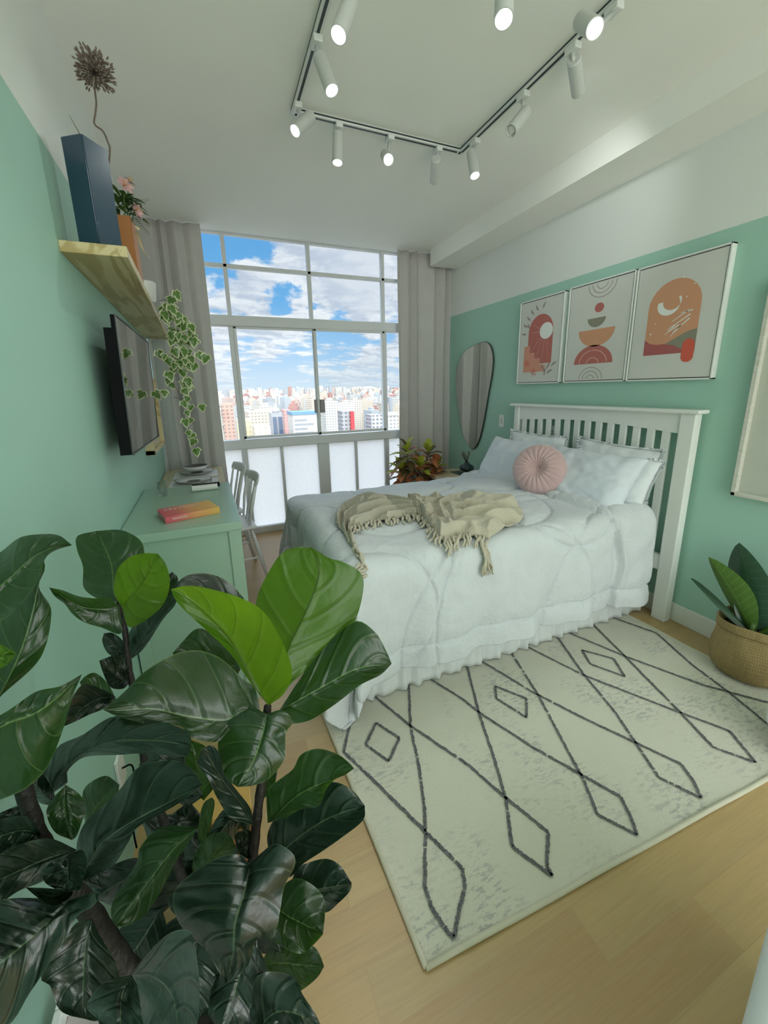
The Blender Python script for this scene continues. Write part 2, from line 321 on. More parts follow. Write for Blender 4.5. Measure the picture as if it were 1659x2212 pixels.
M['rubber_y'] = simple_leaf('rubber_leaf_young', (0.06, 0.14, 0.02), (0.10, 0.20, 0.035), (0.13, 0.24, 0.05), rough=0.35, vein=12)

def building_mat(name, cols, win=0.5):
    m, n, p, o = new_mat(name)
    oi = n.n('ShaderNodeObjectInfo').outputs['Random']; co = n.n('ShaderNodeTexCoord').outputs['Object']; x, y, z = n.xyz(co)
    at = n.n('ShaderNodeAttribute'); at.attribute_name = 'tint'
    rr = n.m('FRACT', n.m('ADD', oi, at.outputs['Fac']))
    st = [(i / max(1, len(cols) - 1), c) for i, c in enumerate(cols)]
    base = n.ramp(rr, [(a_, tuple(0.47 * k_ for k_ in c_)) for a_, c_ in st], 'CONSTANT' if len(cols) > 2 else 'LINEAR')
    fz = n.m('FRACT', n.m('DIVIDE', z, 3.1)); fx = n.m('FRACT', n.m('DIVIDE', n.m('ADD', x, y), 3.4))
    wn = n.m('MULTIPLY', n.m('GREATER_THAN', fz, 0.5), n.m('GREATER_THAN', fx, 0.42))
    nrm = n.xyz(n.n('ShaderNodeNewGeometry').outputs['Normal'])[2]
    wn = n.m('MULTIPLY', n.m('MULTIPLY', wn, n.m('LESS_THAN', nrm, 0.5)), win)
    n.l(n.mix(wn, base, (0.05, 0.07, 0.10)), p.inputs['Base Color']); p.inputs['Roughness'].default_value = 0.7; return m
PASTEL = [(0.82, 0.80, 0.78), (0.72, 0.72, 0.74), (0.80, 0.70, 0.60), (0.86, 0.84, 0.80), (0.62, 0.30, 0.26), (0.60, 0.66, 0.74), (0.84, 0.76, 0.68), (0.74, 0.55, 0.50), (0.88, 0.87, 0.86), (0.5, 0.54, 0.6), (0.85, 0.8, 0.7), (0.8, 0.8, 0.8)]
M['bldg'] = building_mat('city_render', PASTEL, 0.55)

# ------------------------------------------------------------------ mesh helpers
def set_props(o, label=None, cat=None, group=None, kind=None):
    if label: o['label'] = label
    if cat: o['category'] = cat
    if group: o['group'] = group
    if kind: o['kind'] = kind
    return o
def thing(name, label, cat, loc=(0, 0, 0), rz=0.0, group=None, kind=None):
    o = bpy.data.objects.new(name, None); COL.objects.link(o); o.empty_display_size = 0.05
    o.location = loc; o.rotation_euler = (0, 0, rz); return set_props(o, label, cat, group, kind)
def obj(name, bm, mats, parent=None, smooth=False, local=False):
    me = bpy.data.meshes.new(name); bm.normal_update(); bm.to_mesh(me); bm.free()
    for m in (mats if isinstance(mats, (list, tuple)) else [mats]): me.materials.append(m)
    if smooth:
        for f in me.polygons: f.use_smooth = True
        if smooth == 'auto': me.set_sharp_from_angle(angle=R(38))
    o = bpy.data.objects.new(name, me); COL.objects.link(o)
    if parent is not None:
        o.parent = parent
        if not local:
            o.matrix_parent_inverse = pmat(parent).inverted()
    return o
def pmat(p):
    m = Matrix.LocRotScale(p.location, p.rotation_euler, p.scale)
    return (pmat(p.parent) @ p.matrix_parent_inverse @ m) if p.parent else m
def box(bm, lo, hi, bev=0.0, mat=0, mtx=None, seg=2):
    nb = bmesh.new(); bmesh.ops.create_cube(nb, size=1)
    lo, hi = Vector(lo), Vector(hi); c = (lo + hi) / 2; d = hi - lo
    for v in nb.verts: v.co = Vector((v.co.x * d.x, v.co.y * d.y, v.co.z * d.z)) + c
    if bev: bmesh.ops.bevel(nb, geom=nb.edges[:], offset=min(bev, min(abs(x) for x in d) * 0.45), segments=seg, affect='EDGES', profile=0.5)
    merge(bm, nb, mat, mtx)
def merge(bm, nb, mat=0, mtx=None):
    nb.verts.index_update(); vs = []
    uvn = nb.loops.layers.uv.active; uvl = bm.loops.layers.uv.verify() if uvn else None
    for v in nb.verts: vs.append(bm.verts.new(mtx @ v.co if mtx else v.co))
    for f in nb.faces:
        try: nf = bm.faces.new([vs[v.index] for v in f.verts])
        except ValueError: continue
        nf.material_index = mat; nf.smooth = f.smooth
        if uvn:
            for a, b in zip(nf.loops, f.loops): a[uvl].uv = b[uvn].uv
    nb.free()
def frame_of(d):
    d = d.normalized(); a = Vector((0, 0, 1)) if abs(d.z) < 0.9 else Vector((1, 0, 0))
    s = d.cross(a).normalized(); return s, s.cross(d).normalized()
def tube(bm, pts, rad, seg=10, cap=True, mat=0):
    pts = [Vector(p) for p in pts]; n = len(pts); rr = rad if isinstance(rad, (list, tuple)) else [rad] * n
    rings = []; s, u = frame_of(pts[1] - pts[0])
    for i, p in enumerate(pts):
        d = (pts[min(i + 1, n - 1)] - pts[max(i - 1, 0)]).normalized()
        s = (s - d * s.dot(d)).normalized(); u = s.cross(d)
        rings.append([bm.verts.new(p + (s * math.cos(2 * math.pi * k / seg) + u * math.sin(2 * math.pi * k / seg)) * rr[i]) for k in range(seg)])
    for a, b in zip(rings, rings[1:]):
        for k in range(seg):
            f = bm.faces.new((a[k], a[(k + 1) % seg], b[(k + 1) % seg], b[k])); f.material_index = mat; f.smooth = True
    if cap:
        for r_ in (rings[0], rings[-1]):
            f = bm.faces.new(r_ if r_ is rings[-1] else r_[::-1]); f.material_index = mat
def lathe(bm, prof, c=(0, 0, 0), seg=40, mat=0, closed=True):
    c = Vector(c); rings = []; uvl = bm.loops.layers.uv.verify()
    for r_, z in prof: rings.append([bm.verts.new(c + Vector((r_ * math.cos(2 * math.pi * k / seg), r_ * math.sin(2 * math.pi * k / seg), z))) for k in range(seg)])
    for i, (a, b) in enumerate(zip(rings, rings[1:])):
        for k in range(seg):
            f = bm.faces.new((a[k], a[(k + 1) % seg], b[(k + 1) % seg], b[k])); f.smooth = True; f.material_index = mat
            for lp, (uu, vv) in zip(f.loops, ((k, i), (k + 1, i), (k + 1, i + 1), (k, i + 1))): lp[uvl].uv = (uu / seg, vv / (len(prof) - 1))
    if closed:
        for r_, rev in ((rings[0], True), (rings[-1], False)):
            if (r_[0].co - r_[seg // 2].co).length > 1e-4:
                bm.faces.new(r_[::-1] if rev else r_).material_index = mat
def grid(bm, nu, nv, fn, uvs=True, mat=0, closeu=False):
    uvl = bm.loops.layers.uv.verify()
    P = [[bm.verts.new(fn(i / nu, j / nv)) for j in range(nv + 1)] for i in range(nu + (0 if closeu else 1))]
    for i in range(nu):
        for j in range(nv):
            i2 = (i + 1) % len(P)
            f = bm.faces.new((P[i][j], P[i2][j], P[i2][j + 1], P[i][j + 1])); f.smooth = True; f.material_index = mat
            for lp, (a, b) in zip(f.loops, ((i, j), (i + 1, j), (i + 1, j + 1), (i, j + 1))): lp[uvl].uv = (a / nu, b / nv)
    return P
def solid(o, th, off=0):
    m = o.modifiers.new('thickness', 'SOLIDIFY'); m.thickness = th; m.offset = off; return o
def BX(name, lo, hi, mat, parent=None, bev=0.0, mtx=None):
    bm = bmesh.new(); box(bm, lo, hi, bev, 0, mtx); return obj(name, bm, mat, parent)
def catmull(pts, n):
    pts = [Vector(p) for p in pts]
    L = [0]
    for a, b in zip(pts, pts[1:]): L.append(L[-1] + max(1e-6, (b - a).length))
    out = []
    for k in range(n + 1):
        t = L[-1] * k / n; i = 0
        while i < len(pts) - 2 and L[i + 1] < t: i += 1
        f = (t - L[i]) / (L[i + 1] - L[i]); f = min(max(f, 0), 1)
        p0 = pts[i - 1] if i > 0 else pts[i] * 2 - pts[i + 1]; p1 = pts[i]; p2 = pts[i + 1]; p3 = pts[i + 2] if i + 2 < len(pts) else p2 * 2 - p1
        out.append(0.5 * ((2 * p1) + (p2 - p0) * f + (2 * p0 - 5 * p1 + 4 * p2 - p3) * f * f + (3 * p1 - p0 - 3 * p2 + p3) * f ** 3))
    return out

# ------------------------------------------------------------------ room shell
H, XR, YW, YB = 2.926, 3.04, 4.30, -2.6
def XL(y): return 0.06 - 0.0258 * y
def struct(name, bm, mat, parent=None):
    o = obj(name, bm, mat, parent)
    if parent is None: o['kind'] = 'structure'
    return o
bm = bmesh.new(); box(bm, (-0.6, YB, -0.12), (3.3, 4.37, 0.0)); struct('floor', bm, M['floor'])
bm = bmesh.new(); box(bm, (-0.6, YB, H), (3.3, 4.35, H + 0.12)); struct('ceiling', bm, M['ceil'])
bm = bmesh.new(); nb = bmesh.new()
q = [(XL(YB), YB), (XL(4.42), 4.42), (XL(4.42) - 0.15, 4.42), (XL(YB) - 0.15, YB)]
lo = [bm.verts.new((x, y, 0)) for x, y in q]; hi = [bm.verts.new((x, y, H)) for x, y in q]
bm.faces.new(lo[::-1]); bm.faces.new(hi)
for i in range(4): bm.faces.new((lo[i], lo[(i + 1) % 4], hi[(i + 1) % 4], hi[i]))
nb.free(); bmesh.ops.recalc_face_normals(bm, faces=bm.faces[:]); struct('wall_left', bm, M['wall_l'])
bm = bmesh.new(); box(bm, (XR, YB, 0), (XR + 0.15, 4.42, H)); struct('wall_right', bm, M['wall_r'])
bm = bmesh.new(); box(bm, (2.72, YB, 2.765), (XR, 4.07, H)); struct('trim_1', bm, M['ceil'])
bm = bmesh.new(); box(bm, (XR - 0.016, YB, 0), (XR, 4.2, 0.118), 0.004); struct('baseboard_right', bm, M['white_paint'])
bm = bmesh.new(); box(bm, (-0.6, 4.36, -0.02), (-0.04, 4.5, H)); box(bm, (3.04, 4.36, -0.02), (3.3, 4.5, H)); struct('wall_front', bm, M['ceil'])

# window: fixed lights above, two sliding sashes, frosted lights below
win = thing('window_1', None, None, (1.47, YW, 0)); win['kind'] = 'structure'
FM = M['frame_metal']
def bar(name, x0, x1, z0, z1, y0=YW - 0.02, y1=YW + 0.04, bev=0.004): return BX(name, (x0, y0, z0), (x1, y1, z1), FM, win, bev)
bar('head_rail', -0.06, 3.04, 2.915, 2.926)
bar('transom', -0.06, 3.04, 2.115, 2.215, YW - 0.045, YW + 0.05, 0.012)
bar('glazing_bar', -0.06, 3.04, 2.634, 2.666)
bar('sill_rail', -0.06, 3.04, 0.925, 1.025, YW - 0.04, YW + 0.05, 0.01)
bar('bottom_rail', -0.06, 3.04, 0.0, 0.07, YW - 0.03)
for x in (-0.1 + 0.06, 0.665, 1.455, 2.258, 3.02):
    bar('mullion', x - 0.018, x + 0.018, 2.21, 2.92)
for x in (0.665, 2.262):
    bar('mullion', x - 0.026, x + 0.026, 1.02, 2.12)
for x, h in ((0.672, 0.028), (1.05, 0.014), (1.505, 0.062), (1.888, 0.013), (2.272, 0.026)):
    bar('mullion', x - h, x + h, 0.06, 0.93)
def sash(x0, x1, y, latch_x):
    s = bpy.data.objects.new('sliding_sash', None); COL.objects.link(s); s.parent = win; s.matrix_parent_inverse = Matrix.Translation(win.location).inverted(); s.location = ((x0 + x1) / 2, y, 1.03)
    bm = bmesh.new(); w_ = 0.028
    for a, b in (((x0, y, 1.03), (x0 + w_, y + 0.02, 2.115)), ((x1 - w_, y, 1.03), (x1, y + 0.02, 2.115)), ((x0, y, 1.03), (x1, y + 0.02, 1.03 + w_)), ((x0, y, 2.115 - 0.02), (x1, y + 0.02, 2.115))): box(bm, a, b, 0.003)
    obj('sash_frame', bm, FM, s)
    BX('latch', (latch_x - 0.028, y - 0.022, 1.265), (latch_x + 0.022, y - 0.001, 1.405), M['latch'], s, 0.004)
    bm = bmesh.new(); box(bm, (x0 + w_, y + 0.008, 1.03 + w_), (x1 - w_, y + 0.012, 2.10)); obj('glass_pane', bm, M['glass'], s)
sash(0.68, 1.475, YW - 0.03, 1.452); sash(1.455, 2.25, YW - 0.075 + 0.02, 1.508)
def pane(x0, x1, z0, z1, m): bm = bmesh.new(); box(bm, (x0, YW + 0.012, z0), (x1, YW + 0.016, z1)); obj('glass_pane', bm, m, win)
xs = (-0.02, 0.665, 1.455, 2.258, 3.02)
for a, b in zip(xs, xs[1:]):
    pane(a + 0.018, b - 0.018, 2.215, 2.634, M['glass']); pane(a + 0.018, b - 0.018, 2.666, 2.915, M['glass'])
pane(-0.02, 0.639, 1.025, 2.115, M['glass']); pane(2.288, 3.02, 1.025, 2.115, M['glass'])
for a, b in ((-0.02, 0.644), (0.70, 1.036), (1.064, 1.443), (1.567, 1.875), (1.901, 2.246), (2.298, 3.02)): pane(a, b, 0.07, 0.925, M['frost'])

# ------------------------------------------------------------------ curtains
def curtain(name, label, x0, x1, y, z0, z1, folds, amp, seed, flare=0.0):
    rg = random.Random(seed); ph = [rg.uniform(-0.5, 0.5) for _ in range(40)]
    def fn(u, v):
        k = u * folds; i = int(k); f = k - i
        p = k + 0.25 * math.sin(k * 1.7 + seed) + 0.12 * math.sin(k * 3.9)
        a = amp * (0.75 + 0.35 * math.sin(k * 2.3 + seed)) * (0.55 + 0.45 * v)
        s = math.sin(2 * math.pi * p); s = math.copysign(abs(s) ** 0.8, s)
        xx = x0 + (x1 - x0) * u + flare * v * (u - 0.3) + 0.012 * math.sin(v * 5 + k * 2) * v + 0.25 * a * math.sin(4 * math.pi * p)
        return Vector((xx, y + a * s + 0.006 * math.sin(v * 9 + k), z1 + (z0 - z1) * v))
    bm = bmesh.new(); grid(bm, int(folds * 26), 30, fn)
    o = obj(name, bm, M['curtain'], None, True); solid(o, 0.003); return set_props(o, label, 'curtain', 'grey curtains flanking the window')
curtain('curtain', 'grey linen curtain hanging left of the window, behind trailing ivy', XL(4.2) + 0.004, 0.49, 4.155, 0.02, 2.922, 4.2, 0.062, 3)
curtain('curtain', 'grey linen curtain hanging right of the window, beside the mirror', 2.375, 3.034, 4.168, 0.02, 2.922, 4.6, 0.058, 5)
bm = bmesh.new()

# ------------------------------------------------------------------ track lights
tk = thing('track_rail', 'white ceiling light track in a rectangle carrying many spotlights', 'light track', (1.5, 2.4, H))
def rail(name, a, b):
    bm = bmesh.new(); a = Vector(a); b = Vector(b); d = (b - a); L_ = d.length; mt = Matrix.Translation(a) @ Vector((1, 0, 0)).rotation_difference(d.normalized()).to_matrix().to_4x4()
    box(bm, (0, -0.0175, -0.022), (L_, 0.0175, 0), 0.003, 0, mt); box(bm, (0.03, -0.006, -0.0235), (L_ - 0.03, 0.006, -0.0215), 0, 1, mt)
    box(bm, (0.02, 0.0166, -0.014), (L_ - 0.02, 0.0182, -0.006), 0, 1, mt); box(bm, (0.02, -0.0182, -0.014), (L_ - 0.02, -0.0166, -0.006), 0, 1, mt)
    obj(name, bm, [M['track'], M['dark']], tk)
TX0, TX1, TY = 0.985, 2.005, 2.415
rail('rail_section', (TX0, TY, H), (TX1, TY, H)); rail('rail_section', (TX0, TY + 0.018, H), (TX0, 1.28, H)); rail('rail_section', (TX1, TY + 0.018, H), (TX1, 1.28, H)); rail('rail_section', (TX0, 1.28, H), (TX1, 1.28, H))
LENS = plain('led_lens', (0.95, 1.0, 1.0), 0.2, emit=9.0, var=0)
def spot_head(label, base, s_px, s_y, e_px, near, power=1.0, lit=True):
    b = Vector(base); S = U(*s_px, 'y', s_y); v = ray(*e_px); Lg = 0.155
    # end of the tube on its sight line, at the tube's true length
    A = v.dot(v); B = 2 * v.dot(CAM - S); C_ = (CAM - S).dot(CAM - S) - Lg * Lg; disc = B * B - 4 * A * C_
    t = (-B + (math.sqrt(disc) if disc > 0 else 0) * (-1 if near else 1)) / (2 * A)
    E = CAM + v * t; dr = (E - S).normalized(); E = S + dr * Lg
    t_ = thing('track_spotlight', label, 'spotlight', b, 0, 'white tube spotlights on the ceiling track')
    bm = bmesh.new(); box(bm, (b.x - 0.019, b.y - 0.03, b.z - 0.05), (b.x + 0.019, b.y + 0.03, b.z - 0.0235), 0.004); obj('adapter', bm, M['track'], t_)
    hinge = S + dr * 0.03; bm = bmesh.new(); tube(bm, [b + Vector((0, 0, -0.045)), (b + Vector((0, 0, -0.075))).lerp(hinge, 0.35), hinge], [0.010, 0.008, 0.008], 10); obj('arm', bm, M['spot'], t_)
    q_ = Vector((0, 0, 1)).rotation_difference(dr).to_matrix().to_4x4(); mt = Matrix.Translation(S) @ q_
    bm = bmesh.new(); n_ = bmesh.new(); lathe(n_, [(0.002, 0.0), (0.024, 0.0), (0.029, 0.005), (0.029, Lg), (0.026, Lg), (0.0245, Lg - 0.004), (0.0195, Lg - 0.012), (0.0005, Lg - 0.012)], seg=32); merge(bm, n_, 0, mt); obj('lamp_body', bm, M['spot'], t_, 'auto')
    bm = bmesh.new(); n_ = bmesh.new(); lathe(n_, [(0.0005, Lg - 0.0105), (0.0190, Lg - 0.0105), (0.0185, Lg - 0.007), (0.0005, Lg - 0.004)], seg=28); merge(bm, n_, 0, mt); obj('lens', bm, LENS if lit else M['ceram'], t_, 'auto')
    if lit:
        ld = bpy.data.lights.new('spot_beam', 'SPOT'); lo_ = bpy.data.objects.new('spot_beam', ld); COL.objects.link(lo_)
        ld.energy = SPOT_W * power; ld.spot_size = R(75); ld.spot_blend = 1.0; ld.shadow_soft_size = 0.03; ld.color = SPOT_COL
        lo_.location = E + dr * 0.012; lo_.rotation_euler = dr.to_track_quat('-Z', 'Y').to_euler(); lo_.parent = t_; lo_.matrix_parent_inverse = Matrix.Translation(b).inverted()
RZ = H
spot_head('white tube spotlight on the left rail, cut by the top edge, glowing toward the viewer', (TX0, 1.55, RZ), (757, 5), 1.62, (731, 76), True)
spot_head('white tube spotlight on the left rail, tilted down to the right', (TX0, 1.93, RZ), (690, 122), 1.93, (717, 196), True)
spot_head('white tube spotlight at the corner of left and far rails, aimed at the left wall', (TX0, 2.34, RZ), (672, 250), 2.33, (637, 283), True)
spot_head('white tube spotlight hanging straight down at left end of the far rail', (1.22, TY, RZ), (730, 288), TY, (729, 352), True)
spot_head('white tube spotlight in middle of the far rail, facing the viewer and dazzling', (1.525, TY, RZ), (832, 335), TY, (839, 345), True)
spot_head('white tube spotlight right on the far rail, turned away with its lens hidden', (1.84, TY, RZ), (942, 342), TY - 0.02, (938, 392), False)
spot_head('white tube spotlight first on the right rail, close to the corner, lens aimed right', (TX1, 2.27, RZ), (1018, 328), 2.27, (1026, 380), True)
spot_head('white tube spotlight on right rail, tilted left with a dim lens', (TX1, 1.87, RZ), (1137, 240), 1.87, (1103, 283), True, lit=False)
spot_head('white tube spotlight on right rail, hanging nearly straight with lens hidden', (TX1, 1.57, RZ), (1240, 128), 1.57, (1249, 200), False)
spot_head('white tube spotlight on right rail near the top edge, dazzling toward the viewer', (TX1, 1.38, RZ), (1255, 45), 1.33, (1285, 62), True)
spot_head('white tube spotlight hanging alone at the top edge between both rails', (1.40, 1.28, RZ), (1091, -45), 1.28, (1088, 42), True)

# ------------------------------------------------------------------ city beyond the window
GZ = -78.0
bm = bmesh.new(); box(bm, (-3000, 60, GZ - 1), (6500, 11000, GZ)); g_ = obj('city_ground', bm, building_mat('city_ground', [(0.42, 0.42, 0.40), (0.5, 0.5, 0.47)], 0.0)); g_['kind'] = 'structure'
def tower_mesh(w_, d_, h_, kind):
    bm = bmesh.new(); box(bm, (-w_ / 2, -d_ / 2, 0), (w_ / 2, d_ / 2, h_))
    if kind == 0: box(bm, (-w_ / 5, -d_ / 5, h_), (w_ / 5, d_ / 5, h_ + 4))
    if kind == 1: box(bm, (-w_ / 2.6, -d_ / 2.6, h_), (w_ / 2.6, d_ / 2.6, h_ + 5)); box(bm, (-w_ / 6, -d_ / 6, h_ + 5), (w_ / 6, d_ / 6, h_ + 9))
    if kind == 2: box(bm, (-w_ / 2 - 0.8, -d_ / 2 - 0.8, h_ - 1.2), (w_ / 2 + 0.8, d_ / 2 + 0.8, h_)); box(bm, (-2, -2, h_), (3, 3, h_ + 6))
    me = bpy.data.meshes.new('tower'); bm.to_mesh(me); bm.free(); me.materials.append(M['bldg']); return me
variants = [tower_mesh(rnd.uniform(14, 30), rnd.uniform(14, 26), rnd.choice((20, 28, 36, 46, 54, 62)) + rnd.uniform(0, 8), i % 4) for i in range(28)]
made = 0
spots_ = []
for k in range(290):
    for tries in range(300):
        y = 430 + 1750 * ((k + 6) / 290.0) ** 0.95 + rnd.uniform(-60, 60); x = y * rnd.uniform(-0.03, 0.50)
        if all(math.hypot(x - a, y - b) > 38 for a, b in spots_): break
    spots_.append((x, y))
    o = bpy.data.objects.new('apartment_tower', rnd.choice(variants)); COL.objects.link(o)
    o.location = (x, y, GZ); o.rotation_euler = (0, 0, rnd.choice((0.1, 0.35, -0.3, 0.8)) + rnd.uniform(-0.1, 0.1))
    set_props(o, 'apartment tower with rows of windows in the hazy city skyline', 'building', 'mid distance city towers')
bm = bmesh.new(); lay = bm.faces.layers.float.new('tint')
for k in range(2600):
    y = 2300 + 4900 * rnd.random() ** 1.3; x = y * rnd.uniform(-0.06, 0.52); w_ = rnd.uniform(14, 34); h_ = 25 + 75 * rnd.random() ** 2.2 * (1.0 + 0.35 * noise.noise(Vector((x / 700, y / 700, 0)))); n0 = len(bm.faces)
    box(bm, (x, y, GZ), (x + w_, y + 20, GZ + h_)); bm.faces.ensure_lookup_table(); tv = rnd.random()
    for i in range(n0, len(bm.faces)): bm.faces[i][lay] = tv
o = obj('far_skyline', bm, M['bldg']); set_props(o, 'endless pale towers of the city along the horizon', 'skyline', None, 'stuff')
bm = bmesh.new()
grid(bm, 60, 2, lambda u, v: Vector((-1500 + 7000 * u, 9500 + 500 * v, GZ + (0 if v == 0 else 110 + 70 * noise.noise(Vector((u * 9, 1, 2))) + 30 * noise.noise(Vector((u * 30, 5, 2)))) * (1 if v < 1 else 0.6))))
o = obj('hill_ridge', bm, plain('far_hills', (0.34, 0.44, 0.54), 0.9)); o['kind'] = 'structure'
def landmark(name, label, px0, px1, pytop, y, depth, cols, win, roof=None, extra=None, fl=3.1):
    a = U(px0, pytop, 'y', y); b = U(px1, pytop, 'y', y); t = thing(name, label, 'building', ((a.x + b.x) / 2, y, GZ))
    bm = bmesh.new(); box(bm, (a.x, y, GZ), (b.x, y + depth, a.z)); obj('facade', bm, building_mat(name + '_facade', cols, win), t)
    if roof:
        bm = bmesh.new(); box(bm, (a.x - 0.6, y - 0.6, a.z), (b.x + 0.6, y + depth, a.z + 2.2)); obj('roof', bm, plain(name + '_roof', roof, 0.7), t)
    if extra: extra(t, a, b, y)
def dark_bands(t, a, b, y):
    for fx in (0.08, 0.58):
        bm = bmesh.new(); x0 = a.x + (b.x - a.x) * fx; box(bm, (x0, y - 0.5, GZ), (x0 + (b.x - a.x) * 0.34, y + 0.2, a.z - 3)); obj('glass_strip', bm, plain('dark_curtain_wall', (0.04, 0.07, 0.14), 0.2), t)
    bm = bmesh.new(); cx = (a.x + b.x) / 2; lathe(bm, [(3, 0), (3, 3), (1.2, 4.5), (0.2, 8)], (cx, y + 6, a.z), 16); obj('rooftop_dome', bm, plain('dome_grey', (0.3, 0.3, 0.34), 0.5), t)
landmark('office_tower', 'dark blue glass office tower with small dome, left of window centre', 586, 610, 893, 330, 16, [(0.52, 0.54, 0.60), (0.54, 0.56, 0.62)], 0.2, None, dark_bands)
def rows(t, a, b, y):
    for i in range(14):
        z = a.z - 3.2 - i * 3.2
        bm = bmesh.new(); box(bm, (a.x + 1, y - 0.35, z - 1.3), (b.x - (4 if i % 2 else 9), y + 0.1, z)); obj('window_band', bm, plain('window_band_grey', (0.16, 0.18, 0.22), 0.3), t)
landmark('hotel_block', 'wide pale block with grey window rows and blue flat roof, beside the window latch', 632, 688, 897, 300, 22, [(0.78, 0.77, 0.76), (0.80, 0.79, 0.78)], 0.0, (0.07, 0.16, 0.28), rows)
landmark('brick_tower', 'salmon patterned tower at left edge of the window view', 478, 503, 872, 360, 14, [(0.70, 0.42, 0.34), (0.74, 0.46, 0.38)], 0.6)
landmark('yellow_block', 'low cream yellow apartment block at lower left of the view', 512, 541, 908, 290, 16, [(0.80, 0.68, 0.42), (0.82, 0.72, 0.48)], 0.35)
landmark('cream_block', 'low cream block with small windows beside the dark office tower', 549, 584, 922, 275, 16, [(0.80, 0.72, 0.60), (0.82, 0.75, 0.64)], 0.4)
landmark('red_slab', 'slim bright red slab tower in the right sash', 757, 765, 889, 300, 12, [(0.62, 0.06, 0.08), (0.64, 0.07, 0.09)], 0.0)
landmark('grey_office', 'grey block with dark frame standing left of the red slab tower', 738, 757, 888, 302, 12, [(0.50, 0.50, 0.54), (0.52, 0.52, 0.56)], 0.8)
landmark('striped_office', 'pale grey office block with dark window stripes near the right mullion', 802, 826, 897, 300, 14, [(0.62, 0.62, 0.68), (0.64, 0.64, 0.70)], 0.8)
landmark('flat_roof_block', 'pale flat topped block seen in the narrow right hand pane', 836, 860, 898, 320, 14, [(0.76, 0.76, 0.76), (0.78, 0.78, 0.78)], 0.6, (0.4, 0.4, 0.42))
landmark('pink_tower', 'pink apartment tower with white bands just right of the office tower', 612, 626, 885, 420, 16, [(0.72, 0.40, 0.40), (0.74, 0.44, 0.42)], 0.4)

# ------------------------------------------------------------------ rug
def strip(bm, pts, wd, z, mat, seed=0):
    rg = random.Random(seed); pts = catmull(pts, max(12, len(pts) * 14)); L_ = []
    for i, p in enumerate(pts):
        d = (pts[min(i + 1, len(pts) - 1)] - pts[max(i - 1, 0)]); d.z = 0; d.normalize(); s = Vector((-d.y, d.x, 0)); w_ = wd * rg.uniform(0.75, 1.2)
        j = rg.uniform(-0.15, 0.15) * wd
        L_.append((bm.verts.new((*(p + s * (w_ / 2 + j)).xy, z)), bm.verts.new((*(p - s * (w_ / 2 - j)).xy, z))))
    for a, b in zip(L_, L_[1:]):
        if rg.random() > 0.02: bm.faces.new((a[0], a[1], b[1], b[0])).material_index = mat
def rp(x, y): return U(680 + x * 0.590, 1320 + y * 0.590, 'z', 0.012)
rug = thing('patterned_rug', 'cream rug with charcoal diamond lines beside and under the bed', 'rug', (1.8, 1.4, 0))
RC = [(0.795, 0.635), (2.83, 0.535), (2.80, 2.10), (0.735, 2.10)]     # near left, near right, far right, far left
bm = bmesh.new()
def rugf(u, v):
    a = Vector(RC[0]).lerp(Vector(RC[1]), u); b = Vector(RC[3]).lerp(Vector(RC[2]), u); p = a.lerp(b, v); e = min(u, 1 - u, v, 1 - v)
    rip = 0.006 * math.exp(-((p.x - 0.95) * 0.6 + (p.y - 0.86)) ** 2 / 0.0006) * max(0, 1 - u * 6) + 0.004 * math.exp(-(v - 0.42) ** 2 / 0.002) * max(0, 1 - u * 7)
    return Vector((p.x, p.y, 0.008 + rip))
grid(bm, 90, 60, rugf); strips = [
 [(130, 270), (133, 400), (105, 515), (250, 655), (405, 808), (540, 942), (550, 1010), (530, 1090), (510, 1195)],
 [(343, 230), (350, 420), (380, 560), (402, 720), (405, 808), (403, 1015), (430, 1090), (490, 1180), (510, 1195)],
 [(180, 280), (350, 420), (560, 562), (695, 680), (855, 810), (848, 930), (870, 970)],
 [(550, 170), (600, 370), (660, 550), (700, 690), (722, 862), (870, 970)],
 [(385, 225), (545, 325), (603, 372), (800, 500), (975, 598), (1120, 680), (1155, 750), (1180, 820)],
 [(705, 130), (820, 310), (920, 500), (985, 620), (1035, 745), (1180, 820)],
 [(580, 165), (800, 298), (1000, 400), (1175, 482), (1340, 560), (1385, 620), (1415, 685)],
 [(885, 90), (985, 232), (1100, 370), (1180, 490), (1260, 610), (1415, 685)],
 [(780, 132), (985, 235), (1320, 365), (1520, 440), (1615, 555)],
 [(1010, 40), (1140, 170), (1330, 362), (1460, 500), (1615, 555)],
 [(920, 75), (1135, 165), (1420, 270), (1660, 335)],
 [(1080, 20), (1250, 80), (1380, 195), (1520, 300), (1690, 440)]]
for k, s in enumerate(strips):
    segs = [s[i:i + 2] for i in range(len(s) - 1)] if k < 12 else [s]
    for j, sg in enumerate(segs): strip(bm, [rp(*q) for q in sg], 0.0112, 0.0135, 1, k * 31 + j)
for k, dmd in enumerate(([(225, 410), (310, 465), (270, 550), (185, 490)], [(660, 275), (775, 320), (775, 390), (665, 320)], [(978, 143), (1095, 175), (1135, 240), (1010, 195)])):
    for i in range(4): strip(bm, [rp(*dmd[i]), rp(*dmd[(i + 1) % 4])], 0.0112, 0.0137, 1, 900 + k * 9 + i)
for v in bm.verts:                     # the yarn lies on the pile
    pass
obj('rug_pile', bm, [M['rug'], M['rug_line']], rug)
bm = bmesh.new(); cpts = [Vector((*c, 0.008)) for c in RC]
for a, b in zip(cpts, cpts[1:] + cpts[:1]): tube(bm, [a.lerp(b, i / 20) + Vector((0, 0, 0.002 * math.sin(i * 1.3))) for i in range(21)], 0.0085, 8)
obj('binding', bm, M['rug_edge'], rug, True)

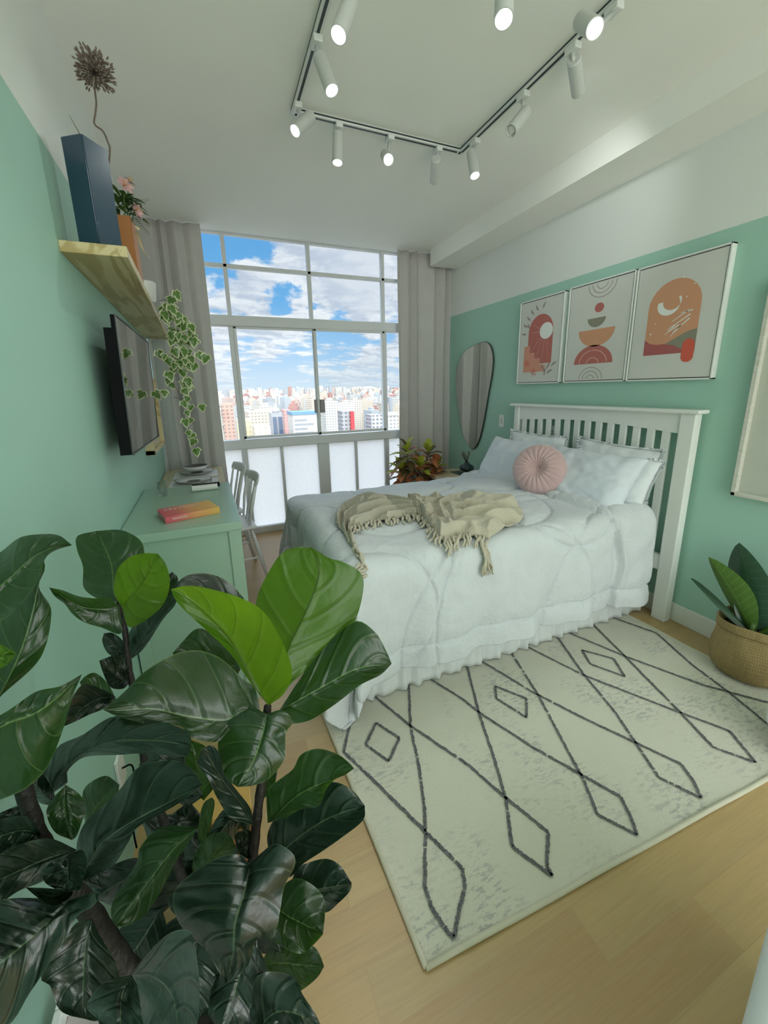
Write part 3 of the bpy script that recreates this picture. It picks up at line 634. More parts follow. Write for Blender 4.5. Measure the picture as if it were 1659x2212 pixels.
# ------------------------------------------------------------------ bed
BP = M['bed_paint']
bed = thing('bed', 'white wooden bed with slatted headboard against the green wall', 'bed', (2.0, 2.2, 0))
YH0, YH1 = 1.455, 2.90
bm = bmesh.new(); box(bm, (2.945, YH0 - 0.055, 0.0), (3.005, YH0 + 0.03, 1.325), 0.006); obj('headboard_post', bm, BP, bed)
bm = bmesh.new(); box(bm, (2.945, YH1 - 0.055, 0.0), (3.005, YH1, 1.325), 0.006); obj('headboard_post', bm, BP, bed)
BX('top_rail', (2.915, YH0 - 0.085, 1.325), (3.015, YH1 + 0.035, 1.348), BP, bed, 0.008)
bm = bmesh.new(); ys = [YH0 + 0.02 + (YH1 - YH0 - 0.06) * i / 30 for i in range(31)]
def arch(y): f = (y - ys[0]) / (ys[-1] - ys[0]); return 1.205 + 0.035 * math.sin(math.pi * f)
pr = [(bm.verts.new((x, y, z)), ) for y in ys for x, z in ((2.958, 1.325), (2.958, arch(y)), (2.985, arch(y)), (2.985, 1.325))]
for i in range(30):
    for k in range(4): bm.faces.new((pr[i * 4 + k][0], pr[i * 4 + (k + 1) % 4][0], pr[i * 4 + 4 + (k + 1) % 4][0], pr[i * 4 + 4 + k][0]))
bmesh.ops.recalc_face_normals(bm, faces=bm.faces[:]); obj('arched_panel', bm, BP, bed)
ns = 14
for i in range(ns):
    y = 1.563 + i * (2.79 - 1.563) / (ns - 1); BX('slat', (2.962, y - 0.0235, 0.38), (2.981, y + 0.0235, arch(y) + 0.01), BP, bed, 0.003)
BX('lower_rail', (2.955, YH0, 0.33), (2.99, YH1 - 0.02, 0.43), BP, bed, 0.004)
BX('side_rail', (1.0, 1.585, 0.16), (2.955, 1.61, 0.34), BP, bed, 0.004); BX('side_rail', (1.0, 2.86, 0.16), (2.955, 2.885, 0.34), BP, bed, 0.004)
BX('bed_base', (1.0, 1.61, 0.16), (2.943, 2.86, 0.362), BP, bed, 0.01)
for x in (1.03, 2.0):
    for y in (1.64, 2.82):
        bm = bmesh.new(); tube(bm, [(x, y, 0), (x, y, 0.17)], [0.018, 0.026], 14); obj('leg', bm, BP, bed)
bm = bmesh.new(); box(bm, (1.0, 1.525, 0.365), (2.943, 2.87, 0.70), 0.05, seg=4)
set_props(obj('mattress', bm, M['sheet'], None, 'auto'), 'thick white mattress whose corner shows by the headboard post', 'mattress')
# bed skirt: gathered ruffle on three sides
def skirt_path(d):
    L1 = 1.94; L2 = 1.30
    if d < L1: return Vector((2.935 - d, 1.565, 0)), Vector((0, -1, 0))
    if d < L1 + L2: return Vector((0.985, 1.575 + (d - L1), 0)), Vector((-1, 0, 0))
    return Vector((0.985 + (d - L1 - L2), 2.90, 0)), Vector((0, 1, 0))
def skf(u, v):
    d = u * 5.1; p, nrm = skirt_path(d); wv = 0.008 * math.sin(d * 58 + 2 * math.sin(d * 7)) + 0.004 * math.sin(d * 97 + 1)
    low = 1 if v < 0.75 else 1.25
    z = 0.36 - (0.36 - 0.012) * v + 0.006 * v * v * math.sin(d * 58 + 2 * math.sin(d * 7))
    return p + nrm * (wv * (0.25 + v) * low + 0.012 * v) + Vector((0, 0, max(z, 0.014)))
bm = bmesh.new(); grid(bm, 900, 12, skf); o = obj('bed_skirt', bm, M['skirt'], None, True); solid(o, 0.002)
set_props(o, 'gathered white bed skirt with ruffled hem showing below the comforter', 'bed skirt')

ZT = 0.725; BX0, BY0, BY1 = 0.955, 1.562, 2.925
def puff(s, t):
    h = 0.0
    g = 1e9
    for (cx, cy, r_) in ((1.75, 1.05, 0.62), (2.62, 1.02, 0.62), (0.95, 1.28, 0.36), (1.28, 2.05, 0.30), (1.95, 2.0, 0.42), (2.25, 1.75, 0.34), (1.1, 2.75, 0.34), (1.75, 2.75, 0.40), (2.45, 2.55, 0.36), (0.75, 2.2, 0.35), (2.2, 1.10, 0.9)):
        g = min(g, abs(math.hypot(s - cx, (t - cy) * 1.05) - r_))
    g = min(g, abs(s - 2.50 + 0.02 * math.sin(t * 4)) * 1.3)
    ed = min(s - 0.42, t - 0.985)
    g = min(g, abs(ed - 0.11))
    h += 0.016 * min(1.0, g / 0.06) ** 0.6 - 0.010 * math.exp(-(g / 0.007) ** 2)
    w_ = noise.noise(Vector((s * 5, t * 5, 0.3))) * 0.010 + noise.noise(Vector((s * 16, t * 16, 2))) * 0.004
    pk = math.exp(-g / 0.05) * 0.004 * noise.noise(Vector((s * 55, t * 55, 5)))
    return h + w_ + pk
def drape(s, t, off=0.0, fold=True):
    """flat sheet coordinate (s along x, t along y) laid over the bed box"""
    ds = max(0.0, BX0 - s); dt = (BY0 - t) if t < BY0 else ((t - BY1) if t > BY1 else 0.0); dt = max(0, dt)
    sg = -1 if t < BY0 else 1
    m = math.hypot(ds, dt); px = max(s, BX0); py = min(max(t, BY0), BY1)
    n2 = Vector((-ds, sg * dt)) / m if m > 1e-6 else Vector((0, -1))
    r_ = 0.062
    if m < r_ * math.pi / 2: a = m / r_; out = r_ * math.sin(a); z = ZT - r_ * (1 - math.cos(a)); nz = math.cos(a); no = math.sin(a)
    else:
        dd = m - r_ * math.pi / 2; out = r_ + 0.022 * dd; z = ZT - r_ - dd; nz = 0.0; no = 1.0
        if fold:
            ang = math.atan2(sg * dt, -ds) if ds > 0 and dt > 0 else 0
            along = (t if ds > dt else s)
            corner = (2 * ds * dt / (m * m)) if m > 0 else 0
            out += dd * (0.045 * math.sin(along * 14 + 1.2) + 0.02 * math.sin(along * 31)) * (1 - corner * 0.6) + corner * dd * (0.16 + 0.16 * math.sin(ang * 9))
    h = off
    p = Vector((px + n2.x * out, py + n2.y * out, z)) + Vector((n2.x * no, n2.y * no, nz)) * h
    if p.z < 0.022: ov = 0.022 - p.z; p += Vector((n2.x, n2.y, 0)) * ov * 0.8; p.z = 0.022 + 0.006 * abs(math.sin(s * 30 + t * 17))
    fy = max(0, min(1, (py - 2.35) / 0.6)); p.z -= 0.05 * fy * fy * (3 - 2 * fy) * nz      # the far edge is sat down
    # crown of the mattress
    if nz > 0.1: p.z += 0.02 * nz * (1 - ((p.y - 2.25) / 0.8) ** 2)
    return p
S0, S1, T0, T1 = 0.40, 2.79, 0.985, 3.45
def duf(u, v):
    s = S0 + (S1 - S0) * u; t = T0 + (T1 - T0) * v
    if t < BY0: s2 = s
    off = 0.02 + puff(s, t) - 0.010 * math.exp(-((s - (2.475 + 0.015 * math.sin(t * 6) + 0.06 * max(0, min(1, (BY0 - t) / 0.3))) + 0.006) / 0.010) ** 2)
    edge = 2.475 + 0.015 * math.sin(t * 6) + 0.06 * max(0, min(1, (BY0 - t) / 0.3))
    k = max(0, min(1, (s - edge) / 0.010)); off += 0.042 * math.sin(k * math.pi / 2) * (0.85 + 0.3 * noise.noise(Vector((s * 9, t * 9, 7))))
    if t < BY0 and s > edge: t -= 0.0
    # soft hem
    return drape(s, t, off)
bm = bmesh.new(); grid(bm, 470, 470, duf); o = obj('comforter', bm, M['duvet'], None, True); solid(o, 0.012, -1)
set_props(o, 'white quilted comforter with curved stitching spread over the whole bed', 'comforter')

# throw blanket
def TP(px, py, side=False):
    p = U(px, py, 'z', ZT + 0.055); s, t = p.x, p.y
    if t < BY0: q = U(px, py, 'y', BY0 - 0.09); t = BY0 - max(0, ZT + 0.02 - q.z) ; s = q.x
    if s < BX0: q = U(px, py, 'x', BX0 - 0.09); s = BX0 - max(0, ZT + 0.02 - q.z) ; t = q.y
    return Vector((s, t, 0))
top_e = [TP(*q) for q in ((722, 1128), (747, 1094), (783, 1074), (840, 1083), (894, 1092), (940, 1087), (986, 1079), (1050, 1084), (1112, 1087))]
bot_e = [TP(*q) for q in ((728, 1172), (758, 1150), (811, 1134), (860, 1126), (903, 1120), (925, 1140), (977, 1162), (1025, 1168), (1060, 1192))]
right_e = [TP(*q) for q in ((1112, 1087), (1131, 1118), (1117, 1160), (1060, 1192))]
TE = catmull(top_e, 100); BE = catmull(bot_e, 100); RE = catmull(right_e, 60)
def thf(u, v, ex=0.0):
    a = TE[min(100, int(u * 100))]; b = BE[min(100, int(u * 100))]; p = a.lerp(b, v)
    bul = max(0, (u - 0.86) / 0.14) ** 2; r_ = RE[min(60, int(v * 60))]; p = p.lerp(r_, bul)
    wy = v + 0.10 * math.sin(u * 7 + 0.6) + 0.05 * math.sin(u * 17)
    mid = math.exp(-((u - 0.52) / 0.16) ** 2)
    h = 0.044 + 0.034 * abs(math.sin(wy * (8.5 + 4 * mid))) ** 1.3 + 0.012 * mid + 0.014 * max(0, noise.noise(Vector((u * 9, v * 4, 1))))
    if u > 0.55: h += 0.050 * (1 - abs(noise.noise(Vector((u * 11 + v * 3, v * 5 - u * 4, 4)))) * 3) * 0.6 + 0.012 * math.sin((u * 30 + v * 9)) * math.sin(math.pi * min(1, max(0, (u - .55) / .45)))
    e = min(u, 1 - u, v, 1 - v) ; h = 0.040 + (h - 0.040) * min(1, e / 0.04 + 0.25)
    return drape(p.x, p.y, h + puff(p.x, p.y) * 0.5, False)
thr = thing('throw_blanket', 'rumpled beige throw with knotted fringe lying across the comforter', 'blanket', (1.5, 2.0, ZT))
bm = bmesh.new(); grid(bm, 260, 90, thf); o = obj('woven_cloth', bm, M['throw'], thr, True); solid(o, 0.005, 1)
bm = bmesh.new()
for k in range(78):
    u = 0.0 + k / 77.0; p0 = thf(min(u, 0.995), 0.985); b = BE[min(100, int(u * 100))]; a = TE[min(100, int(u * 100))]; d = (b - a).normalized()
    Lf = 0.055 + rnd.uniform(-0.01, 0.015); tw = rnd.uniform(-0.03, 0.03); pts = []
    for j in range(6):
        f = j / 5; q = b + d * (Lf * f) + Vector((tw * f + 0.006 * math.sin(f * 9 + k), 0, 0)); pts.append(drape(q.x, q.y, 0.046 + 0.006 * math.sin(f * 7 + k * 2) + (0.018 * (1 - f)), False))
    tube(bm, pts, [0.0065, 0.0055, 0.007, 0.006, 0.006, 0.0025], 6)
for k in range(16):      # bunched corner tassels
    for (px, py) in ((1046, 1190), (735, 1175)):
        q = TP(px, py); pts = [drape(q.x + rnd.uniform(-0.03, 0.03) * (0.3 + f) * 1.0, q.y - 0.13 * f if px > 900 else q.y - 0.05 * f, 0.05 + 0.015 * rnd.random(), False) + Vector((0, 0, 0)) for f in (0, 0.35, 0.7, 1.0)]
        if px < 900: pts = [drape(q.x - 0.10 * f + rnd.uniform(-0.01, 0.01), q.y + rnd.uniform(-0.02, 0.02) - 0.02 * f, 0.05 + 0.012 * rnd.random(), False) for f in (0, 0.35, 0.7, 1.0)]
        tube(bm, pts, [0.005, 0.004, 0.004, 0.002], 5)
obj('fringe', bm, M['throw'], thr, True)

# ------------------------------------------------------------------ pillows
def pillow(name, label, c, w_, h_, th, ax_w, ax_h, mat, group=None, cat='pillow', flange=0.0, sag=0.0, seed=0):
    """w along ax_w, h along ax_h, thickness along their normal"""
    c = Vector(c); ax_w = Vector(ax_w).normalized(); ax_h = (Vector(ax_h) - ax_w * Vector(ax_h).dot(ax_w)).normalized(); nn = ax_w.cross(ax_h)
    bm = bmesh.new(); N = 56
    def fn(sgn):
        def f(u, v):
            x = 2 * u - 1; y = 2 * v - 1; k = 1 - flange
            xi, yi = min(1, abs(x) / k), min(1, abs(y) / k)
            prof = (max(0, 1 - xi ** 2.6) * max(0, 1 - yi ** 2.6)) ** 0.52
            pin = 1 - 0.075 * (1 - abs(y) ** 2) * abs(x) ** 3; pin2 = 1 - 0.085 * (1 - abs(x) ** 2) * abs(y) ** 3
            z = sgn * (th / 2) * prof
            z += 0.014 * noise.noise(Vector((x * 2.2, y * 2.2, seed))) * (0.4 + prof) + 0.007 * noise.noise(Vector((x * 6, y * 6, seed + 3)))
            z += (1 - prof) * 0.006 * math.sin(x * 15 + seed) + sgn * 0.0015
            yy = y * h_ / 2 * pin2 - sag * (1 - y) * 0.0 ; xx = x * w_ / 2 * pin
            bend = -sag * ((y + 1) / 2) ** 2
            return c + ax_w * xx + ax_h * yy + nn * (z + bend)
        return f
    grid(bm, N, N, fn(1)); b2 = bmesh.new(); grid(b2, N, N, fn(-1)); bmesh.ops.reverse_faces(b2, faces=b2.faces[:]); merge(bm, b2)
    for f in bm.faces: f.smooth = True
    bmesh.ops.remove_doubles(bm, verts=bm.verts[:], dist=0.004)
    o = obj(name, bm, mat, None, True); return set_props(o, label, cat, group)
# width runs along y; ax_h climbs the headboard
pillow('pillow', 'white pillow furthest back on the near side, frill edge against headboard', (2.86, 1.83, 0.90), 0.66, 0.46, 0.15, (0.03, 1, 0.03), (0.16, 0, 1), M['pillow2'], None, 'pillow', 0.1, 0, 1)
pillow('pillow', 'white pillow at the back on the far side, behind the round pink cushion', (2.86, 2.54, 0.90), 0.66, 0.46, 0.15, (0.0, 1, 0.0), (0.14, 0, 1), M['pillow2'], None, 'pillow', 0.1, 0, 2)
pillow('pillow', 'second white pillow sandwiched behind the pale blue one on near side', (2.79, 1.80, 0.86), 0.66, 0.44, 0.13, (0.03, 1, 0.02), (0.36, 0, 1), M['pillow2'], None, 'pillow', 0.08, 0, 3)
pillow('pillow', 'pale blue-white pillow in front on the near side, right of the cushion', (2.66, 1.87, 0.875), 0.70, 0.45, 0.17, (0.0, 1, 0.0), (0.62, 0, 1), M['pillow'], None, 'pillow', 0.0, 0, 4)
pillow('pillow', 'pale blue-white pillow on the far side, left of the pink cushion', (2.67, 2.61, 0.865), 0.66, 0.45, 0.17, (0.0, 1, 0.0), (0.55, 0, 1), M['pillow'], None, 'pillow', 0.0, 0, 5)
# round pleated cushion
pc = Vector((2.50, 2.10, 0.925)); pn = Vector((-0.80, -0.42, 0.42)).normalized(); s_, u_ = frame_of(pn)
cush = thing('round_cushion', 'round dusty pink velvet cushion with pleats and centre button', 'cushion', (pc.x, pc.y, 0.77))
def cuf(u, v):
    a = 2 * math.pi * u; ph = v * 2 * math.pi       # torus-like section from front centre round to back centre
    r_ = 0.182; t_ = v
    if t_ <= 0.5: rr = math.sin(t_ * math.pi) ** 0.75; z = 1
    else: rr = math.sin(t_ * math.pi) ** 0.75; z = -1
    rad = r_ * rr; q = rad / r_
    prof = 0.075 * (1 - q ** 4) ** 0.5 * (0.22 + 0.78 * min(1, (q / 0.42)) ** 0.8)
    pl = (abs(math.sin(a * 11 + 0.5 * math.sin(a * 3))) ** 0.6 - 0.6) * 0.012 * (1 - q) ** 0.4 * (1 if q < 0.97 else 0.3) * (q ** 0.3)
    wob = 1 + 0.02 * math.sin(a * 2 + 1)
    return pc + s_ * (rad * math.cos(a) * wob) + u_ * (rad * math.sin(a)) + pn * (z * (prof + pl))
bm = bmesh.new(); grid(bm, 264, 64, cuf); bmesh.ops.remove_doubles(bm, verts=bm.verts[:], dist=0.0004); obj('cover', bm, M['pink'], cush, True)
bm = bmesh.new(); nb = bmesh.new(); lathe(nb, [(0.001, 0.010), (0.008, 0.008), (0.011, 0.003), (0.010, -0.004), (0.001, -0.006)], seg=20); merge(bm, nb, 0, Matrix.Translation(pc + pn * 0.022) @ Vector((0, 0, 1)).rotation_difference(pn).to_matrix().to_4x4()); obj('button', bm, M['pink'], cush, True)

# ------------------------------------------------------------------ pictures over the bed
ART = {k: plain('print_' + k, c, 0.85, var=0.03) for k, c in dict(paper=(0.66, 0.66, 0.63), terra=(0.50, 0.16, 0.14), peach=(0.66, 0.33, 0.20), pinkp=(0.70, 0.32, 0.24), sage=(0.27, 0.26, 0.20), white=(0.84, 0.86, 0.84), wine=(0.42, 0.12, 0.12), coral=(0.66, 0.12, 0.08), line=(0.36, 0.30, 0.28), pale=(0.72, 0.42, 0.36)).items()}
AK = list(ART.keys())
AT = (0, 1, 0, 1)
def poly(bm, pts, key, lift, X):     # pts in picture coords (a: 0 far/left .. 1 near/right, b: 0 bottom .. 1 top)
    vs = [bm.verts.new((X - lift, *X2(AT[0] + AT[1] * a, min(0.998, max(0.002, AT[2] + AT[3] * b))))) for a, b in pts]
    try: f = bm.faces.new(vs); f.material_index = AK.index(key)
    except ValueError: pass
def picture(label, y0, y1, z0, z1, art, at):
    """y0 is the far (left) edge"""
    global X2, AT
    AT = at
    t = thing('framed_print', label, 'picture', (XR, (y0 + y1) / 2, z0), 0, 'three abstract prints over the headboard')
    X = 3.0
    bm = bmesh.new(); fw = 0.009
    for a, b in (((X - 0.002, y1, z0), (XR - 0.001, y1 + fw, z1)), ((X - 0.002, y0 - fw, z0), (XR - 0.001, y0, z1)), ((X - 0.002, y1, z0), (XR - 0.001, y0, z0 + fw)), ((X - 0.002, y1, z1 - fw), (XR - 0.001, y0, z1))): box(bm, a, b, 0.0015)
    obj('frame', bm, M['white_paint'], t)
    BX('shadow_gap', (X + 0.012, y1 + fw, z0 + fw), (XR - 0.004, y0 - fw, z1 - fw), M['latch'], t)
    g = fw + 0.006; c0, c1, d0, d1 = y0 - g, y1 + g, z0 + g, z1 - g
    X2 = lambda a, b: (c0 + (c1 - c0) * a, d0 + (d1 - d0) * b)
    bm = bmesh.new(); box(bm, (X + 0.003, c1, d0), (X + 0.0118, c0, d1), 0.001); art(bm, X + 0.003); obj('canvas', bm, [ART[k] for k in AK], t)
ASP = 0.69
def circ(cx, cy, r_, a0=0, a1=360, n=40, ky=1.0): return [(cx + r_ * math.cos(R(a0 + (a1 - a0) * i / n)), cy + r_ * ky * ASP * math.sin(R(a0 + (a1 - a0) * i / n))) for i in range(n + 1)]
def ring(bm, cx, cy, r_, a0, a1, w_, key, lift, X, ky=1.0, n=30):
    o_ = circ(cx, cy, r_ + w_ / 2, a0, a1, n, ky); i_ = circ(cx, cy, r_ - w_ / 2, a0, a1, n, ky)
    for k in range(n): poly(bm, [o_[k], o_[k + 1], i_[k + 1], i_[k]], key, lift, X)
def line(bm, p, q, w_, key, lift, X):
    dx, dy = q[0] - p[0], (q[1] - p[1]) / ASP; L_ = math.hypot(dx, dy) or 1; nx, ny = -dy / L_ * w_ / 2, dx / L_ * w_ / 2 * ASP
    poly(bm, [(p[0] + nx, p[1] + ny), (p[0] - nx, p[1] - ny), (q[0] - nx * 0.4, q[1] - ny * 0.4), (q[0] + nx * 0.4, q[1] + ny * 0.4)], key, lift, X)
def leafp(bm, p, ang, L_, w_, key, lift, X):
    pts = []
    for i in range(13):
        f = i / 12; pts.append((f * L_, w_ * math.sin(math.pi * f)))
    for i in range(11, 0, -1):
        f = i / 12; pts.append((f * L_, -w_ * 0.2 * math.sin(math.pi * f)))
    c_, s2 = math.cos(R(ang)), math.sin(R(ang)); poly(bm, [(p[0] + x * c_ - y * s2, p[1] + (x * s2 + y * c_) * ASP) for x, y in pts], key, lift, X)
def art1(bm, X):
    poly(bm, [(0.22, 0.30)] + [(0.22, 0.62)] + [(0.48 + 0.26 * math.cos(R(a)), 0.62 + 0.26 * ASP * 1.1 * math.sin(R(a))) for a in range(180, -1, -6)] + [(0.74, 0.62), (0.74, 0.25), (0.22, 0.25)], 'terra', 0.0006, X)
    for a in range(0, 360, 20):
        p = (0.60 + 0.15 * math.cos(R(a)), 0.62 + 0.15 * ASP * math.sin(R(a))); L_ = 0.28 if 180 < a < 360 else 0.2
        q = (0.60 + (0.12 + L_) * math.cos(R(a)), 0.62 + (0.12 + L_) * ASP * 1.3 * math.sin(R(a)))
        if 0.24 < q[0] < 0.73 and q[1] < 0.78: line(bm, p, q, 0.007, 'pale', 0.0009, X)
    poly(bm, circ(0.60, 0.62, 0.135), 'white', 0.0012, X)
    poly(bm, [(0.14, 0.155), (0.14, 0.47), (0.27, 0.47), (0.27, 0.385), (0.38, 0.385), (0.38, 0.315), (0.50, 0.315), (0.50, 0.235), (0.62, 0.235), (0.62, 0.155)], 'pinkp', 0.0011, X)
    for cx, cy in ((0.22, 0.26), (0.38, 0.15)):
        for a in range(0, 360, 60): leafp(bm, (cx, cy), a + 15, 0.085, 0.012, 'coral', 0.0015, X)
    for p, a in (((0.18, 0.62), 170), ((0.20, 0.70), 150), ((0.26, 0.77), 140), ((0.33, 0.83), 130), ((0.42, 0.86), 120), ((0.25, 0.67), 120), ((0.5, 0.87), 60)): leafp(bm, p, a, 0.13, 0.03, 'line', 0.0007, X)
    for p, a in (((0.62, 0.10), 80), ((0.66, 0.17), 60), ((0.74, 0.2), 35), ((0.62, 0.16), 120), ((0.66, 0.12), 30)): leafp(bm, p, a, 0.15, 0.03, 'line', 0.0014, X)
def art2(bm, X):
    for r_ in (0.08, 0.14, 0.20): ring(bm, 0.52, 0.985, r_, 180, 360, 0.010, 'line', 0.0006, X)
    poly(bm, circ(0.505, 0.745, 0.068), 'terra', 0.0006, X)
    poly(bm, circ(0.48, 0.645, 0.135, 180, 360), 'sage', 0.0006, X)
    poly(bm, circ(0.49, 0.53, 0.27, 180, 360, 40, 0.95), 'peach', 0.0006, X)
    poly(bm, circ(0.475, 0.175, 0.295, 0, 180, 40, 0.95), 'terra', 0.0006, X)
    for r_ in (0.09, 0.21): ring(bm, 0.475, 0.178, r_, 3, 177, 0.012, 'pale', 0.001, X, 0.95)
    for r_ in (0.06, 0.12, 0.18): ring(bm, 0.46, 0.012, r_, 0, 180, 0.010, 'line', 0.0006, X)
def art3(bm, X):
    arch_ = [(0.14, 0.20), (0.14, 0.585)] + [(0.415 + 0.275 * math.cos(R(a)), 0.585 + 0.275 * ASP * 1.12 * math.sin(R(a))) for a in range(180, -1, -5)] + [(0.69, 0.585), (0.69, 0.20)]
    poly(bm, arch_, 'peach', 0.0006, X)
    dune = [(0.14, 0.20), (0.14, 0.335)] + [(0.14 + 0.5 * i / 20, 0.335 - 0.055 * math.sin(math.pi * min(1, i / 11)) + 0.01 * (i > 11) - 0.004 * max(0, i - 11)) for i in range(1, 21)] + [(0.64, 0.215)]
    hill = [(0.36, 0.285)] + [(0.36 + 0.33 * i / 16, 0.285 + 0.095 * math.sin(math.pi / 2 * i / 16) ** 1.4) for i in range(1, 17)] + [(0.69, 0.215), (0.58, 0.215)]
    poly(bm, hill, 'sage', 0.0009, X); poly(bm, [(0.14, 0.20), (0.14, 0.335), (0.2, 0.30), (0.28, 0.285), (0.36, 0.285), (0.46, 0.27), (0.58, 0.222), (0.64, 0.20)], 'wine', 0.0012, X)
    o1 = circ(0.36, 0.60, 0.12, 160, 395, 30); o2 = circ(0.395, 0.625, 0.098, 390, 175, 30)
    for k in range(30): poly(bm, [o1[k], o1[k + 1], o2[29 - k], o2[30 - k]], 'white', 0.0012, X)
    for p, q in (((0.50, 0.52), (0.62, 0.53)), ((0.42, 0.46), (0.58, 0.535)), ((0.38, 0.40), (0.60, 0.50)), ((0.44, 0.37), (0.60, 0.47)), ((0.42, 0.34), (0.52, 0.42)), ((0.40, 0.38), (0.50, 0.43)), ((0.36, 0.36), (0.46, 0.43))): line(bm, q, p, 0.013, 'white', 0.0015, X)
    for cx, cy, r_ in ((0.48, 0.80, 0.010), (0.60, 0.73, 0.008), (0.54, 0.64, 0.007), (0.24, 0.46, 0.007), (0.20, 0.38, 0.010), (0.58, 0.46, 0.007)): poly(bm, circ(cx, cy, r_, n=8), 'white', 0.0016, X)
    poly(bm, [(0.625 + 0.062 * math.cos(R(a)), (0.165 if a > 180 else 0.26) + 0.06 * ASP * math.sin(R(a)) * (1 if a > 180 else 1.2)) for a in range(0, 360, 8)], 'coral', 0.0018, X)
picture('smallest-looking framed print with red arch, stairs and white sun', 2.955, 2.468, 1.517, 2.205, art1, (-0.03, 1.15, -0.035, 1.05))
picture('framed print of stacked half circles in green, peach and red, middle of three', 2.425, 1.905, 1.517, 2.210, art2, (-0.045, 1.12, 0.0, 1.0))
picture('framed print with peach arch, white crescent moon and dunes, nearest of three', 1.895, 1.385, 1.515, 2.205, art3, (0.02, 1.13, 0.0, 1.065))
# large pale frame at the right edge
t = thing('leaning_frame', 'large pale wood frame with blank cream mat at the right edge', 'picture', (XR, 0.8, 0.89))
bm = bmesh.new(); y0, y1, z0, z1, fw = 1.197, 0.25, 0.894, 1.98, 0.022
for a, b in (((2.99, y1, z0), (3.035, y1 + fw, z1)), ((2.99, y0 - fw, z0), (3.035, y0, z1)), ((2.99, y1, z0), (3.035, y0, z0 + fw)), ((2.99, y1, z1 - fw), (3.035, y0, z1))): box(bm, a, b, 0.003)
obj('frame', bm, wood('whitewashed_wood', (0.66, 0.66, 0.60), (0.58, 0.57, 0.50), 2, 'y'), t)
BX('mat_board', (3.018, y1 + fw, z0 + fw), (3.033, y0 - fw, z1 - fw), plain('mat_cream', (0.56, 0.58, 0.52), 0.8), t)
BX('print_sheet', (3.0165, y1 + 0.16, z0 + 0.16), (3.0178, y0 - 0.13, z1 - 0.16), plain('sheet_white', (0.68, 0.71, 0.70), 0.7), t)

# ------------------------------------------------------------------ mirror, switch
mp = [(3.485, 1.939), (3.40, 1.905), (3.355, 1.84), (3.334, 1.763), (3.338, 1.68), (3.35, 1.596), (3.401, 1.365), (3.455, 1.123), (3.526, 0.929), (3.628, 0.833), (3.744, 0.892), (3.844, 1.029), (3.938, 1.29), (3.985, 1.553), (3.955, 1.745), (3.857, 1.863), (3.685, 1.920)]
def closed(pts, n):
    P = [Vector((p[0], p[1], 0)) for p in pts]; P = P + P[:3]; c = catmull(P[:], n * 2); m = [p for p in c]
    L_ = len(pts); out = []
    for i in range(L_):
        p0, p1, p2, p3 = (Vector((*pts[(i + k - 1) % L_], 0)) for k in range(4))
        for j in range(8):
            f = j / 8; out.append(0.5 * ((2 * p1) + (p2 - p0) * f + (2 * p0 - 5 * p1 + 4 * p2 - p3) * f * f + (3 * p1 - p0 - 3 * p2 + p3) * f ** 3))
    return out
mt_ = thing('wall_mirror', 'organic pebble-shaped frameless mirror on the green wall by the curtain', 'mirror', (XR, 3.65, 0.83))
cp = closed(mp, 16)
bm = bmesh.new(); va = [bm.verts.new((3.018, p.x, p.y)) for p in cp]; bm.faces.new(va)
bmesh.ops.recalc_face_normals(bm, faces=bm.faces[:]); obj('mirror_glass', bm, M['mirror'], mt_)
bm = bmesh.new(); va = [bm.verts.new((3.0185, p.x, p.y)) for p in cp]; ctr = sum((p for p in cp), Vector()) / len(cp)
vb = [bm.verts.new((3.0215, ctr.x + (p.x - ctr.x) * 1.022, ctr.y + (p.y - ctr.y) * 1.008)) for p in cp]; vc = [bm.verts.new((3.036, ctr.x + (p.x - ctr.x) * 1.0, ctr.y + (p.y - ctr.y) * 1.0)) for p in cp]
for A, B in ((va, vb), (vb, vc)):
    for i in range(len(cp)): bm.faces.new((A[i], A[(i + 1) % len(cp)], B[(i + 1) % len(cp)], B[i]))
bm.faces.new(vc); bmesh.ops.recalc_face_normals(bm, faces=bm.faces[:]); obj('mirror_edge', bm, M['dark'], mt_)
t = thing('light_switch', 'small white wall switch between mirror and headboard', 'switch', (XR, 3.18, 1.165))
BX('plate', (XR - 0.008, 3.145, 1.108), (XR - 0.0005, 3.215, 1.226), M['white_paint'], t, 0.003); BX('rocker', (XR - 0.012, 3.165, 1.14), (XR - 0.0085, 3.192, 1.195), M['ceram'], t, 0.001)
t = thing('wall_outlet', 'white power outlet behind the headboard slats', 'outlet', (XR, 2.55, 1.14))
BX('plate', (XR - 0.008, 2.49, 1.05), (XR - 0.0005, 2.56, 1.17), M['white_paint'], t, 0.003)
for z in (1.08, 1.10, 1.12): BX('socket_hole', (XR - 0.009, 2.52, z), (XR - 0.0075, 2.53, z + 0.008), M['black'], t)

# ------------------------------------------------------------------ left wall: shelf, tv, board
BL = lambda y: XL(y)
sh = thing('wall_shelf', 'long pine wall shelf above the television', 'shelf', (0.1, 2.9, 1.98))
bm = bmesh.new(); Q = [(XL(1.78), 1.78, 1.975), (0.212, 1.78, 1.975), (0.135, 4.02, 1.95), (XL(4.02), 4.02, 1.955)]; lo = [bm.verts.new(p) for p in Q]; hi = [bm.verts.new((p[0], p[1], p[2] + 0.036)) for p in Q]
bm.faces.new(lo[::-1]); bm.faces.new(hi)
for i in range(4): bm.faces.new((lo[i], lo[(i + 1) % 4], hi[(i + 1) % 4], hi[i]))
bmesh.ops.recalc_face_normals(bm, faces=bm.faces[:]); bmesh.ops.bevel(bm, geom=bm.edges[:], offset=0.0015, segments=1, affect='EDGES'); obj('board', bm, M['pine'], sh)
tv = thing('television', 'black flat television tilted on the mint wall below the shelf', 'television', (0.06, 2.4, 1.5))
